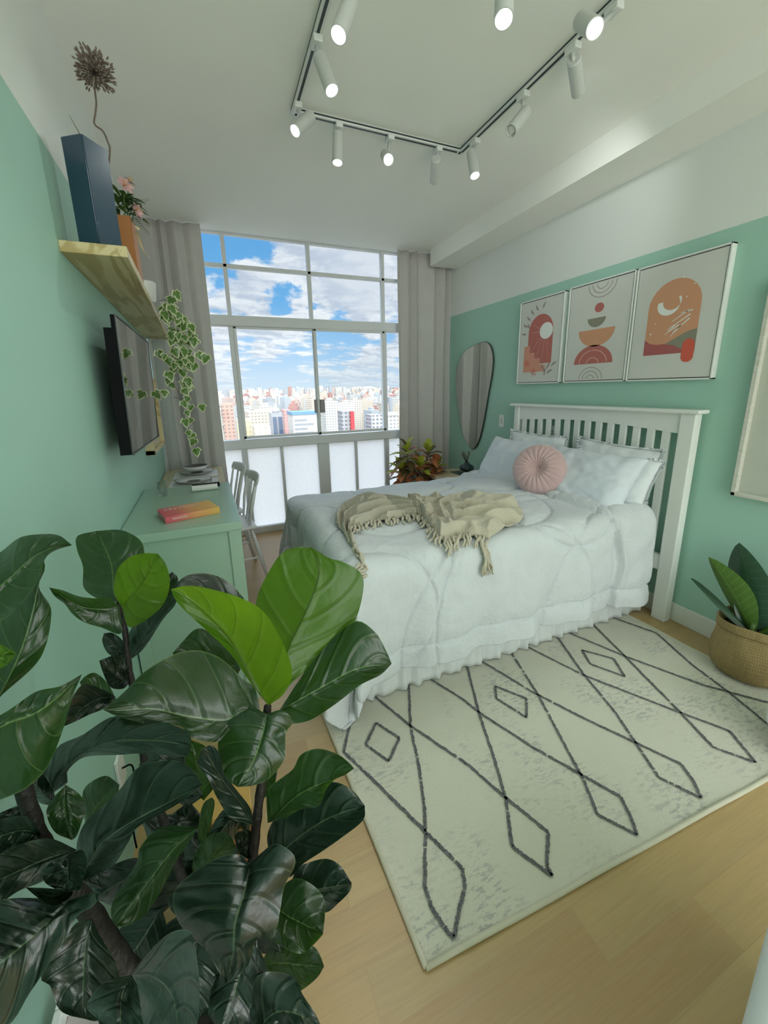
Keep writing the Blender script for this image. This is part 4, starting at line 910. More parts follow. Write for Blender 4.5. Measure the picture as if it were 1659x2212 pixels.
def quadbox(bm, P4, nvec, mat=0):
    a = [bm.verts.new(p) for p in P4]; b = [bm.verts.new(Vector(p) + Vector(nvec)) for p in P4]
    for f in (a[::-1], b): bm.faces.new(f).material_index = mat
    for i in range(4): bm.faces.new((a[i], a[(i + 1) % 4], b[(i + 1) % 4], b[i])).material_index = mat
TVc = [Vector((0.120, 1.912, 1.803)), Vector((0.100, 2.93, 1.812)), Vector((0.082, 2.93, 1.232)), Vector((0.108, 1.880, 1.258))]
bm = bmesh.new(); quadbox(bm, [p - Vector((0.001, 0, 0)) for p in TVc], (-0.016, 0, 0)); lowp = [TVc[0].lerp(TVc[3], 0.09), TVc[1].lerp(TVc[2], 0.09), TVc[2], TVc[3]]
quadbox(bm, [p - Vector((0.017, 0, 0)) for p in (lowp[0].lerp(lowp[1], .0), lowp[1].lerp(lowp[0], .05), lowp[2].lerp(lowp[3], .05), lowp[3].lerp(lowp[2], .0))], (-0.027, 0, 0)); bmesh.ops.recalc_face_normals(bm, faces=bm.faces[:]); obj('casing', bm, M['black'], tv)
ce = sum(TVc, Vector()) / 4; ins = [ce + (p - ce) * 0.975 for p in TVc]
bm = bmesh.new(); quadbox(bm, [p + Vector((0.0012, 0, 0)) for p in ins], (-0.002, 0, 0)); bmesh.ops.recalc_face_normals(bm, faces=bm.faces[:]); obj('screen', bm, M['tv_screen'], tv)
bm = bmesh.new()
for a, b in zip(TVc, TVc[1:] + TVc[:1]): tube(bm, [a, b], 0.0035, 6)
obj('bezel', bm, plain('bezel_grey', (0.10, 0.11, 0.11), 0.3), tv)
bm = bmesh.new(); quadbox(bm, [Vector((XL(2.4) + 0.001, y, z)) for y, z in ((2.25, 1.42), (2.6, 1.42), (2.6, 1.6), (2.25, 1.6))], (0.045, 0, 0)); bmesh.ops.recalc_face_normals(bm, faces=bm.faces[:]); obj('wall_bracket', bm, M['black'], tv)
bd = thing('wood_wall_frame', 'slim pale wooden framed board on the wall beyond the television', 'frame', (0, 3.3, 1.2))
bm = bmesh.new(); ya, yb, za, zb = 3.02, 3.62, 1.10, 1.62
for a, b in (((XL(3.3), ya, za), (0.035, ya + 0.03, zb)), ((XL(3.3), yb - 0.03, za), (0.035, yb, zb)), ((XL(3.3), ya, za), (0.035, yb, za + 0.03)), ((XL(3.3), ya, zb - 0.03), (0.035, yb, zb))): box(bm, a, b, 0.002)
obj('frame', bm, M['pine'], bd); BX('panel', (XL(3.3), ya + 0.03, za + 0.03), (0.012, yb - 0.03, zb - 0.03), M['pine_t'], bd)

# items on the shelf
SZ = 2.012
v = thing('tall_vase', 'tall square navy blue vase at the near end of the shelf', 'vase', (0.12, 1.90, SZ))
def tapbox(bm, cx, cy, z0, z1, w0, w1, rz, bev=0.006, wall=None):
    nb = bmesh.new(); bmesh.ops.create_cube(nb, size=1)
    for q in nb.verts:
        w_ = w1 if q.co.z > 0 else w0; q.co = Vector((q.co.x * w_[0], q.co.y * w_[1], z1 if q.co.z > 0 else z0))
    top = [f for f in nb.faces if f.normal.z > 0.9]
    if wall:
        r_ = bmesh.ops.inset_region(nb, faces=top, thickness=wall); bmesh.ops.translate(nb, verts=list({q for f in top for q in f.verts}), vec=(0, 0, -min(0.25, (z1 - z0) * 0.7)))
    es = [e for e in nb.edges if len(e.link_faces) == 2 and e.calc_face_angle(0) > 0.5]
    bmesh.ops.bevel(nb, geom=es, offset=bev, segments=3, affect='EDGES'); merge(bm, nb, 0, Matrix.Translation((cx, cy, 0)) @ Matrix.Rotation(rz, 4, 'Z'))
bm = bmesh.new(); tapbox(bm, 0.117, 1.895, SZ, 2.362, (0.088, 0.105), (0.088, 0.105), R(-34), 0.004, 0.012); obj('vase_body', bm, M['vase_blue'], v, 'auto')
al = thing('dried_allium', 'single dried allium flower head on a curved stem in the navy vase', 'dried flower', (0.14, 1.98, 2.3))
hc = U(205, 158, 'y', 1.98)
st = [Vector((0.135, 1.90, 2.15)), U(237, 335, 'y', 1.93), U(232, 305, 'y', 1.94), U(222, 283, 'y', 1.95), U(204, 268, 'y', 1.96), U(206, 245, 'y', 1.97), U(208, 222, 'y', 1.98), U(205, 195, 'y', 1.98), hc]
bm = bmesh.new(); tube(bm, catmull(st, 50), 0.0032, 8); obj('stem', bm, M['dstem'], al)
bm = bmesh.new()
for k in range(330):
    d = Vector((rnd.gauss(0, 1), rnd.gauss(0, 1), rnd.gauss(0.3, 1))).normalized(); L_ = 0.058 * rnd.uniform(0.5, 1.02) * (1.0 + 0.3 * max(0, d.z)); e = hc + d * L_ * Vector((1, 1, 1)).length / 1.732
    tube(bm, [hc, e], 0.0006, 4); tube(bm, [e - d * 0.004, e + d * 0.003, e + d * 0.010], [0.001, 0.0036, 0.0006], 5)
obj('flower_head', bm, M['dried'], al)
tw = thing('dried_twig', 'thin dark dried twig standing out of the navy vase', 'twig', (0.09, 1.9, 2.3))
bm = bmesh.new(); tube(bm, [Vector((0.10, 1.895, 2.16)), U(178, 300, 'y', 1.9), U(149, 248, 'y', 1.92)], [0.0022, 0.002, 0.0006], 6); tube(bm, [Vector((0.09, 1.89, 2.2)), U(160, 312, 'y', 1.9), U(152, 298, 'y', 1.9)], [0.0012, 0.001, 0.0004], 5); obj('twig_stem', bm, M['dstem'], tw)
wv = thing('wooden_vase', 'orange brown wooden box vase behind the navy vase on the shelf', 'vase', (0.16, 2.33, SZ))
bm = bmesh.new(); tapbox(bm, 0.145, 2.27, SZ - 0.003, 2.262, (0.09, 0.10), (0.09, 0.10), R(-3), 0.003, 0.01); obj('vase_body', bm, M['cork'], wv, 'auto')
fl = thing('flower_bouquet', 'pink lilies with fern leaves and straw in the wooden vase', 'flowers', (0.16, 2.27, 2.2))
def petal_leaf(bm, base, d, L_, w_, droop=0.3, mat=0, n=8, cup=0.2, up=Vector((0, 0, 1)), roll=0.0):
    d = d.normalized(); s = d.cross(up); s = s.normalized() if s.length > 1e-3 else Vector((1, 0, 0)); nn = s.cross(d); s, nn = s * math.cos(roll) + nn * math.sin(roll), nn * math.cos(roll) - s * math.sin(roll)
    nb = bmesh.new()
    def f(u, v):
        x = 2 * v - 1; wd = w_ * math.sin(math.pi * min(1, u * 0.94 + 0.03)) ** 0.8
        return base + d * (L_ * u * (1 - 0.12 * droop * u)) + s * (x * wd) + nn * (cup * wd * x * x) + Vector((0, 0, -droop * L_ * u * u))
    grid(nb, n, 4, f); merge(bm, nb, mat)
def lily(c, d, sz):
    bm = bmesh.new(); s, u = frame_of(d)
    for k in range(6): a = k * math.pi / 3; petal_leaf(bm, c, d * 0.55 + (s * math.cos(a) + u * math.sin(a)), sz, sz * 0.26, 0.12, 0, 8, 0.3, d)
    for k in range(5): a = k * 1.25; tube(bm, [c, c + (d + (s * math.cos(a) + u * math.sin(a)) * 0.35).normalized() * sz * 0.9], 0.0008, 4, mat=1)
    return bm
for (px, py, yy, dd, sz) in ((266, 402, 2.2, (0.6, -0.7, 0.3), 0.042), (290, 455, 2.24, (0.8, -0.5, 0.1), 0.040), (277, 395, 2.28, (0.5, -0.2, 0.6), 0.034)):
    c = U(px, py, 'y', yy); obj('bloom', lily(c, Vector(dd).normalized(), sz), [M['petal'], M['yel']], fl, True)
    bm = bmesh.new(); tube(bm, [c, Vector((0.15, 2.27, 2.14))], 0.0022, 6); obj('stem', bm, M['leafg'], fl)
bm = bmesh.new(); c0 = Vector((0.155, 2.26, 2.27))
for k in range(46):
    a = rnd.uniform(-2.4, 1.2); d = Vector((math.cos(a) * 0.8, math.sin(a) * 0.8, rnd.uniform(-0.1, 1.1))); petal_leaf(bm, c0 + Vector((rnd.uniform(-.02, .03), rnd.uniform(-.03, .03), rnd.uniform(0, 0.07))), d, rnd.uniform(0.05, 0.10), rnd.uniform(0.006, 0.013), 0.35)
for (a_, b_) in (((280, 440), (320, 432)), ((285, 460), (322, 488)), ((285, 470), (320, 505))):
    A_, B_ = U(*a_, 'y', 2.22), U(*b_, 'y', 2.22)
    for j in range(9):
        q = A_.lerp(B_, j / 8); dd = (B_ - A_).normalized(); pp_ = dd.cross(Vector((0, 1, 0)))
        for sg in (-1, 1): petal_leaf(bm, q, dd + pp_ * sg * 1.3, 0.022 * (1 - j / 11), 0.004, 0.1)
obj('foliage', bm, M['leafg'], fl, True)
bm = bmesh.new()
for k in range(7): tube(bm, [U(292 + k, 500, 'y', 2.21), U(300 + k * 2.2, 525 + 4 * k, 'y', 2.18), U(308 + k * 2.5, 540 + 3 * k, 'y', 2.17)], 0.0008, 4)
petal_leaf(bm, U(290, 488, 'y', 2.2), Vector((0.5, -0.6, -0.3)), 0.03, 0.012, 0.4)
obj('straw', bm, plain('straw_yellow', (0.60, 0.50, 0.28), 0.8), fl)
# ivy
pt = thing('ivy_pot', 'white ceramic cup pot holding the ivy on the shelf', 'pot', (0.155, 2.72, SZ))
bm = bmesh.new(); lathe(bm, [(0.001, 0.0), (0.04, 0.0), (0.048, 0.01), (0.058, 0.10), (0.055, 0.104), (0.051, 0.09), (0.001, 0.085)], (0.150, 2.72, SZ - 0.009), 36); obj('pot_body', bm, M['ceram'], pt, 'auto')
iv = thing('trailing_ivy', 'variegated ivy trailing from the shelf down past the television', 'ivy', (0.2, 2.75, 1.9))
def ivyleaf(c, d, nrm, sz):
    bm = bmesh.new(); d = d.normalized(); s = d.cross(nrm).normalized(); nn = s.cross(d); uvl = bm.loops.layers.uv.verify()
    out = [(-0.05, 0.0), (-0.28, 0.22), (-0.12, 0.42), (0.22, 0.66), (0.34, 0.36), (0.62, 0.34), (1.05, 0.0), (0.62, -0.34), (0.34, -0.36), (0.22, -0.66), (-0.12, -0.42), (-0.28, -0.22)]
    cv = bm.verts.new(c + d * sz * 0.25 + nn * 0.0); vs = [bm.verts.new(c + d * sz * x + s * sz * y - nn * sz * (0.25 * abs(y) + 0.22 * max(0, x) ** 2)) for x, y in out]
    for i in range(len(vs)):
        f = bm.faces.new((cv, vs[i], vs[(i + 1) % len(vs)]))
        for lp, q in zip(f.loops, ((0.5, 0.5), (0.6, 1.0), (0.8, 1.0))): lp[uvl].uv = q
    return bm
ivpos = [(360, 662), (370, 648), (352, 672), (374, 668), (384, 690), (366, 688), (392, 705), (398, 690), (405, 700), (380, 716), (414, 708), (372, 735), (390, 742), (404, 735), (420, 728), (378, 760), (395, 768), (408, 760), (418, 742), (432, 768), (376, 790), (400, 780), (355, 770), (366, 775), (388, 785), (408, 790), (420, 790), (395, 805), (374, 800), (405, 825), (398, 830), (412, 836), (372, 832), (358, 850), (338, 852), (400, 845), (405, 862), (398, 872), (412, 880), (405, 892), (412, 908), (402, 912), (414, 942), (408, 935), (418, 955), (424, 975), (437, 880), (400, 700), (386, 725), (410, 720), (396, 755), (384, 770), (414, 775), (392, 795)]
ivpos = ivpos + [(x + rnd.uniform(-14, 14), y + rnd.uniform(-12, 12)) for x, y in ivpos[:34]]
for k, (px, py) in enumerate(ivpos):
    yy = 2.62 + rnd.uniform(-0.07, 0.10); c = U(px, py, 'y', yy)
    d = Vector((rnd.uniform(-0.6, 0.6), rnd.uniform(-0.5, 0.1), -1)); nm = Vector((0.3 + rnd.uniform(-.5, .5), -1, rnd.uniform(0, 0.7))); sz = rnd.uniform(0.034, 0.056)
    obj('leaf', ivyleaf(c - d.normalized() * sz * 0.3, d, nm, sz), M['ivy'], iv)
bm = bmesh.new()
for pth in ([(345, 650), (362, 650), (378, 690), (395, 760), (392, 830), (403, 870), (405, 910), (412, 950), (425, 978)], [(350, 655), (372, 690), (378, 750), (370, 800), (378, 835), (396, 862), (375, 858)], [(352, 655), (385, 680), (410, 700), (425, 760), (430, 768)]):
    tube(bm, catmull([U(*q, 'y', 2.66) if i else U(*q, 'y', 2.72) for i, q in enumerate(pth)], 40), 0.0014, 5)
obj('vine', bm, M['dstem'], iv, True)

# ------------------------------------------------------------------ green dresser, table, chairs
ang = -math.atan(0.0258)                    # the left wall leans outward by this
DZ = 0.94
dr_ = thing('green_dresser', 'sage green panelled dresser against the left wall, book on top', 'dresser', (0.25, 2.2, 0))
def sk(x, y): return x - 0.0258 * (y - 1.785)   # keeps things parallel to the wall
def skbox(bm, lo, hi, bev=0.0, mat=0):
    nb = bmesh.new(); box(nb, lo, hi, bev)
    for q in nb.verts: q.co.x = sk(q.co.x, q.co.y)
    merge(bm, nb, mat)
GF = M['green_furn']
def SK(name, lo, hi, m, parent, bev=0.0): bm = bmesh.new(); skbox(bm, lo, hi, bev); return obj(name, bm, m, parent)
SK('top', (0.018, 1.785, DZ - 0.036), (0.494, 2.672, DZ), GF, dr_, 0.0025)
SK('corner_post', (0.435, 1.80, 0.0), (0.488, 1.85, DZ - 0.036), GF, dr_, 0.002); SK('corner_post', (0.02, 1.80, 0.0), (0.07, 1.85, DZ - 0.036), GF, dr_, 0.002)
SK('corner_post', (0.435, 2.61, 0.0), (0.488, 2.66, DZ - 0.036), GF, dr_, 0.002); SK('corner_post', (0.02, 2.61, 0.0), (0.07, 2.66, DZ - 0.036), GF, dr_, 0.002)
SK('side_panel', (0.07, 1.812, 0.06), (0.435, 1.83, DZ - 0.036), GF, dr_); SK('side_panel', (0.07, 2.63, 0.06), (0.435, 2.65, DZ - 0.036), GF, dr_)
SK('back_panel', (0.025, 1.85, 0.06), (0.035, 2.61, DZ - 0.036), GF, dr_)
for k in range(4):
    z0 = 0.08 + k * 0.205; d_ = SK('drawer', (0.455, 1.858, z0), (0.482, 2.602, z0 + 0.195), GF, dr_, 0.003)
    for yy in (2.03, 2.43):
        bm = bmesh.new(); nb = bmesh.new(); lathe(nb, [(0.001, 0.0), (0.006, 0.0), (0.006, 0.008), (0.012, 0.014), (0.012, 0.02), (0.001, 0.022)], seg=16); merge(bm, nb, 0, Matrix.Translation((sk(0.48, yy), yy, z0 + 0.1)) @ Matrix.Rotation(R(90), 4, 'Y')); obj('knob', bm, GF, d_, True)
tb = thing('dining_table', 'pale wooden table behind the dresser, laid with plates', 'table', (0.2, 3.4, 0))
SK('tabletop', (0.02, 2.72, 0.785), (0.492, 4.02, 0.815), M['pine_t'], tb, 0.003)
for x in (0.05, 0.42):
    for y in (2.75, 3.94): SK('leg', (x, y, 0), (x + 0.045, y + 0.045, 0.785), M['white_paint'], tb, 0.003)
SK('apron', (0.06, 2.76, 0.70), (0.455, 2.78, 0.785), M['white_paint'], tb); SK('apron', (0.06, 3.96, 0.70), (0.455, 3.98, 0.785), M['white_paint'], tb)
TZ = 0.816
def plate(label, c, r_, dk):
    t = thing('plate', label, 'plate', c, 0, 'dark rimmed plates on the wooden table')
    bm = bmesh.new(); lathe(bm, [(0.001, 0.001), (r_ * 0.55, 0.001), (r_ * 0.62, 0.006), (r_, 0.022), (r_ * 0.985, 0.026), (r_ * 0.62, 0.011), (r_ * 0.001, 0.009)], c, 44); obj('dish', bm, M['ceram'], t, True)
    bm = bmesh.new(); lathe(bm, [(0.001, 0.0098), (r_ * 0.58, 0.0105)], c, 40, closed=False); obj('painted_pattern', bm, M['plate_dark'], t, True)
    bm = bmesh.new(); bmesh.ops.create_circle(bm, segments=4, radius=0.0001); bm.free()
    tube(bm2 := bmesh.new(), [Vector(c) + Vector((r_ * math.cos(a * math.pi / 20), r_ * math.sin(a * math.pi / 20), 0.025)) for a in range(41)], 0.0022, 6, False); obj('rim', bm2, plain('rim_brown', (0.10, 0.08, 0.07), 0.4), t)
for lb, yy in (('pale woven placemat under the stacked far plates', 3.70), ('pale woven placemat under the nearer single plate', 3.33)):
    bm = bmesh.new(); box(bm, (0.055, yy - 0.15, TZ), (0.40, yy + 0.15, TZ + 0.003), 0.001); set_props(obj('placemat', bm, M['paper']), lb, 'placemat', 'placemats on the wooden table')
plate('large plate, lower one of the far stack', (0.235, 3.72, TZ + 0.004), 0.135, 1)
t = thing('bowl', 'dark rimmed shallow bowl on top of the far plate stack', 'bowl', (0.23, 3.73, TZ + 0.03))
bm = bmesh.new(); c = (0.23, 3.73, TZ + 0.0315); lathe(bm, [(0.001, 0.0), (0.05, 0.0), (0.085, 0.018), (0.10, 0.042), (0.098, 0.044), (0.08, 0.022), (0.001, 0.008)], c, 44); obj('dish', bm, M['ceram'], t, True)
bm = bmesh.new(); lathe(bm, [(0.001, 0.009), (0.078, 0.0235), (0.095, 0.0425)], c, 40, closed=False); obj('painted_pattern', bm, M['plate_dark'], t, True)
plate('single patterned plate on the nearer placemat', (0.225, 3.36, TZ + 0.004), 0.13, 1)
bm = bmesh.new(); box(bm, (0.345, 3.30, TZ + 0.0045), (0.352, 3.47, TZ + 0.007), 0.001); 
for k in range(4): box(bm, (0.341 + k * 0.0045, 3.47, TZ + 0.0045), (0.343 + k * 0.0045, 3.505, TZ + 0.0065))
set_props(obj('fork', bm, M['latch']), 'dark fork lying right of the nearer plate', 'fork')

ga = thing('rolled_napkin', 'white and charcoal patterned roll lying on the dresser far edge', 'napkin roll', (0.34, 2.53, DZ))
p0, p1 = U(415, 1056, 'z', DZ + 0.018), U(470, 1050, 'z', DZ + 0.018)
bm = bmesh.new(); dv = (p1 - p0).normalized(); sd = dv.cross(Vector((0, 0, 1))); 
tube(bm, [p0, p1], 0.018, 20); obj('roll', bm, M['paper'], ga, 'auto')
bm = bmesh.new(); tube(bm, [p0 - sd * -0.0 + Vector((0, 0.026, 0.006)), p1 + Vector((0.012, 0.028, 0.006))], 0.014, 16); obj('dark_end', bm, M['black'], ga, 'auto')
bm = bmesh.new()
for k in range(16):
    q = p0.lerp(p1, 0.04 + k * 0.06); tube(bm, [q + Vector((0, -0.004, 0.0185)), q + Vector((0.003, 0.008, 0.0165))], 0.0022, 5)
obj('stitches', bm, M['black'], ga)
tg = thing('glass_tumbler', 'clear glass tumbler on the dresser beside the wall', 'glass', (0.12, 2.47, DZ))
bm = bmesh.new(); lathe(bm, [(0.001, 0.001), (0.022, 0.001), (0.0235, 0.01), (0.025, 0.085), (0.0235, 0.085), (0.0215, 0.012), (0.001, 0.010)], (0.118, 2.47, DZ), 32); obj('glass_body', bm, M['tumbler'], tg, True)
# book
bk = thing('book', 'red to yellow paperback with white lettering on the green dresser', 'book', (0.25, 2.0, DZ))
def bookmat():
    m, n, p, o = new_mat('gradient_cover'); co = n.n('ShaderNodeTexCoord').outputs['Object']; x = n.xyz(co)[0]
    c = n.ramp(n.m('ADD', n.m('MULTIPLY', x, 1 / 0.32), 0.5), [(0.0, (0.56, 0.06, 0.12)), (0.3, (0.64, 0.14, 0.14)), (0.55, (0.72, 0.32, 0.12)), (1.0, (0.72, 0.48, 0.08))]); n.l(c, p.inputs['Base Color']); p.inputs['Roughness'].default_value = 0.4; return m
A_, B_, C2 = U(358, 1131, 'z', DZ + 0.002), U(475, 1107, 'z', DZ + 0.002), U(323, 1112, 'z', DZ + 0.002)
ex = (B_ - A_); LW = ex.length; ex = ex.normalized(); ey = Vector((-ex.y, ex.x, 0)); WD = 0.165
bk.location = A_ + ex * LW / 2 + ey * WD / 2; bk.location.z = DZ; bk.rotation_euler = (0, 0, math.atan2(ex.y, ex.x))
def bkb(name, lo, hi, m, bev=0.0): bm = bmesh.new(); box(bm, lo, hi, bev); return obj(name, bm, m, bk, local=True)
BM_ = bookmat(); l2, w2 = LW / 2, WD / 2
bkb('front_cover', (-l2, -w2, 0.028), (l2, w2, 0.0295), BM_); bkb('back_cover', (-l2, -w2, 0.0005), (l2, w2, 0.002), BM_); bkb('spine', (-l2, -w2 - 0.0012, 0.0005), (l2, -w2 + 0.001, 0.0295), BM_, 0.0005)
bkb('pages', (-l2 + 0.002, -w2 + 0.001, 0.002), (l2 - 0.002, w2 - 0.002, 0.028), plain('page_edge', (0.62, 0.30, 0.28), 0.8))
bm = bmesh.new(); x = -l2 + 0.02
while x < l2 - 0.05:
    w_ = rnd.uniform(0.008, 0.016); h_ = 0.032
    for k in range(2): box(bm, (x + k * w_ * 0.7, w2 - 0.052, 0.0296), (x + k * w_ * 0.7 + 0.003, w2 - 0.052 + h_ * rnd.uniform(0.7, 1), 0.0300))
    box(bm, (x, w2 - 0.052 + rnd.choice((0, 0.014, 0.026)), 0.0296), (x + w_ * 0.8, w2 - 0.048 + rnd.choice((0.002, 0.014)), 0.0300)); x += w_ + 0.008
for k in range(22): box(bm, (-l2 + 0.03 + k * 0.0028, -w2 - 0.0016, 0.013 + (k % 3) * 0.001), (-l2 + 0.0315 + k * 0.0028, -w2 - 0.0011, 0.0195))
obj('lettering', bm, M['paper'], bk, local=True)

def chair(label, x, y, rz):
    t = thing('spindle_chair', label, 'chair', (x, y, 0), rz, 'white spindle back chairs at the wooden table')
    W = M['white_paint']      # local: faces -x, back at +x
    bm = bmesh.new(); nb = bmesh.new(); bmesh.ops.create_grid(nb, x_segments=10, y_segments=10, size=0.5); nb.free()
    box(bm, (-0.20, -0.20, 0.43), (0.20, 0.20, 0.455), 0.012, seg=3)
    for v_ in bm.verts:
        if v_.co.x < 0: v_.co.y *= 1.06
        else: v_.co.y *= 0.92
    obj('seat', bm, W, t, local=True)
    for sx, sy in ((-1, -1), (-1, 1), (1, -1), (1, 1)):
        bm = bmesh.new(); tube(bm, [(sx * 0.155, sy * 0.15, 0.435), (sx * 0.20, sy * 0.185, 0.2), (sx * 0.235, sy * 0.21, 0.0)], [0.012, 0.016, 0.011], 12); obj('leg', bm, W, t, local=True)
    for sy in (-1, 1):
        bm = bmesh.new(); tube(bm, [(-0.20, sy * 0.187, 0.19), (0.20, sy * 0.187, 0.19)], 0.008, 10); obj('stretcher', bm, W, t, local=True)
    bm = bmesh.new(); tube(bm, [(0.0, -0.187, 0.19), (0.0, 0.187, 0.19)], 0.008, 10); obj('stretcher', bm, W, t, local=True)
    def bend(f): return 0.262 - 0.035 * (2 * f - 1) ** 2
    for k in range(5):
        f = k / 4; yy = -0.15 + 0.30 * f; bm = bmesh.new(); tube(bm, [(0.165 - 0.012 * (2 * f - 1) ** 2, yy * 0.93, 0.45), (bend(f) - 0.047, yy * 1.03, 0.63), (bend(f) - 0.005, yy * 1.12, 0.80)], [0.008, 0.011, 0.008], 10); obj('spindle', bm, W, t, local=True)
    bm = bmesh.new()
    def rf(u, v):
        a = v * 2 * math.pi; yy = -0.205 + 0.41 * u; hh = 0.042 * (0.80 + 0.20 * math.sin(math.pi * u)); return Vector((bend(u) + 0.009 * math.cos(a) + 0.012 * math.sin(a) , yy, 0.815 + hh * math.sin(a)))
    P = grid(bm, 24, 12, rf); bmesh.ops.remove_doubles(bm, verts=bm.verts[:], dist=0.0002); bmesh.ops.holes_fill(bm, edges=[e for e in bm.edges if len(e.link_faces) == 1]); obj('crest_rail', bm, W, t, True, local=True)
chair('white spindle-back chair nearer the dresser, tucked at the table', 0.430, 3.32, R(7))
chair('white spindle-back chair farther away, nearest the window', 0.355, 3.80, R(11))

# ------------------------------------------------------------------ side table, vase, croton
st_ = thing('round_side_table', 'round light wood side table between bed and curtain', 'side table', (2.70, 3.40, 0))
bm = bmesh.new(); lathe(bm, [(0.001, 0.598), (0.285, 0.598), (0.30, 0.604), (0.30, 0.616), (0.29, 0.622), (0.001, 0.622)], (2.70, 3.40, 0), 64); obj('tabletop', bm, M['oak'], st_, 'auto')
for k in range(3):
    a = k * 2.094 + 0.4; bm = bmesh.new(); tube(bm, [(2.70 + 0.14 * math.cos(a), 3.40 + 0.14 * math.sin(a), 0.60), (2.70 + 0.24 * math.cos(a), 3.40 + 0.24 * math.sin(a), 0)], [0.018, 0.012], 12); obj('leg', bm, M['oak'], st_)
sv = thing('squat_vase', 'squat charcoal vase with dried flowers on the side table', 'vase', (2.80, 3.47, 0.63))
vc_ = U(1008, 1013, 'y', 3.45); vx, vy = vc_.x, 3.45
bg_ = thing('magazine', 'small stack of booklets under the squat charcoal vase', 'booklets', (vx - 0.01, vy, 0.622))
BX('booklet', (vx - 0.15, vy - 0.09, 0.6225), (vx + 0.10, vy + 0.08, 0.630), plain('cover_dark', (0.08, 0.11, 0.12), 0.4, var=0.5, nscale=25), bg_, 0.001); BX('booklet', (vx - 0.06, vy - 0.10, 0.6305), (vx + 0.12, vy + 0.07, 0.636), plain('cover_pale', (0.5, 0.40, 0.36), 0.5, var=0.3, nscale=20), bg_, 0.001)
bm = bmesh.new(); lathe(bm, [(0.001, 0.0), (0.045, 0.0), (0.072, 0.018), (0.078, 0.036), (0.068, 0.056), (0.04, 0.072), (0.026, 0.080), (0.03, 0.092), (0.026, 0.092), (0.02, 0.08), (0.001, 0.07)], (vx, vy, 0.6365), 44); obj('vase_body', bm, M['char'], sv, True)
fd = thing('dried_posy', 'little bunch of dried cream flowers in the charcoal vase', 'dried flowers', (vx, vy, 0.72))
bm = bmesh.new(); b2 = bmesh.new(); b3 = bmesh.new()
for k in range(34):
    d = Vector((rnd.gauss(-0.15, 0.45), rnd.gauss(0, 0.4), 1)).normalized(); L_ = rnd.uniform(0.05, 0.12); s0 = Vector((vx, vy, 0.72)); e = s0 + d * L_ + Vector((0, 0, 0.02)); tube(bm, [s0, s0 + d * L_ * 0.5 + Vector((0, 0, 0.01)), e], 0.0011, 4)
    for j in range(5): petal_leaf(b2 if k % 3 else b3, e, Vector((rnd.gauss(0, 1), rnd.gauss(0, 1), rnd.gauss(0.4, 1))), 0.012, 0.005, 0.1, n=3)
obj('stem', bm, M['dstem'], fd); obj('bloom', b2, plain('dried_cream', (0.42, 0.38, 0.26), 0.8, var=0.3), fd); obj('foliage', b3, plain('dried_dark', (0.10, 0.10, 0.08), 0.8), fd)

cr = thing('croton_plant', 'croton with yellow green and red leaves in front of right curtain', 'plant', (2.37, 3.62, 0))
CX, CY = 2.27, 3.62
bm = bmesh.new(); lathe(bm, [(0.001, 0.0), (0.12, 0.0), (0.155, 0.24), (0.15, 0.24), (0.13, 0.20), (0.001, 0.19)], (CX, CY, 0), 40); obj('pot', bm, M['char'], cr, 'auto')
heads = [(Vector((2.20, 3.60, 0.88)), 0.0), (Vector((2.47, 3.64, 0.84)), 1.0), (Vector((2.30, 3.50, 0.72)), 2.0), (Vector((2.12, 3.58, 0.70)), 3), (Vector((2.55, 3.60, 0.68)), 4)]
for hp, sd_ in heads:
    bm = bmesh.new(); tube(bm, [(CX, CY, 0.18), ((CX + hp.x) / 2, (CY + hp.y) / 2, 0.45), tuple(hp)], [0.012, 0.009, 0.006], 8); obj('stem', bm, M['dstem'], cr)
    for k in range(22):
        a = k * 2.4 + sd_; el = 1.15 - 1.75 * (k / 22); zz = hp.z + 0.03 - 0.20 * (k / 22)
        d = Vector((math.cos(a) * math.cos(el), math.sin(a) * math.cos(el), math.sin(el)))
        bm = bmesh.new(); petal_leaf(bm, Vector((hp.x, hp.y, zz)), d, rnd.uniform(0.16, 0.23) * (0.9 if k < 4 else 1), rnd.uniform(0.032, 0.045), 0.28 + 0.3 * (k / 22), 0, 10, 0.35)
        rr = rnd.random(); up_ = k / 22
        mt = M['croton_g'] if rr > 0.12 + up_ * 1.5 else (M['croton_r'] if rnd.random() < 0.55 else M['croton_d'])
        obj('leaf', bm, mt, cr, True)

# ------------------------------------------------------------------ basket plant (right)
bc = Vector((2.868, 0.930, 0.0135))
bt = thing('jute_basket', 'woven jute basket planter on the rug by the right wall', 'basket', bc)
bm = bmesh.new()
def bkf(u, v):
    a = 2 * math.pi * u; prof = [(0.0, 0.0), (0.125, 0.002), (0.150, 0.03), (0.162, 0.09), (0.160, 0.15), (0.150, 0.20), (0.143, 0.243), (0.145, 0.247), (0.149, 0.25), (0.150, 0.29), (0.147, 0.297), (0.142, 0.29), (0.14, 0.20)]
    k = v * (len(prof) - 1); i = min(int(k), len(prof) - 2); f = k - i; r_ = prof[i][0] * (1 - f) + prof[i + 1][0] * f; z = prof[i][1] * (1 - f) + prof[i + 1][1] * f
    r_ *= 1 + 0.022 * math.sin(a * 3 + 1) + 0.012 * math.sin(a * 7 + z * 20) * (z > 0.02)
    return bc + Vector((r_ * math.cos(a), r_ * math.sin(a), max(0, z + (0.008 * math.sin(a * 2 + 0.5) if z > 0.1 else 0))))
grid(bm, 120, 48, bkf); bmesh.ops.remove_doubles(bm, verts=bm.verts[:], dist=0.0004); obj('woven_body', bm, M['jute'], bt, True)
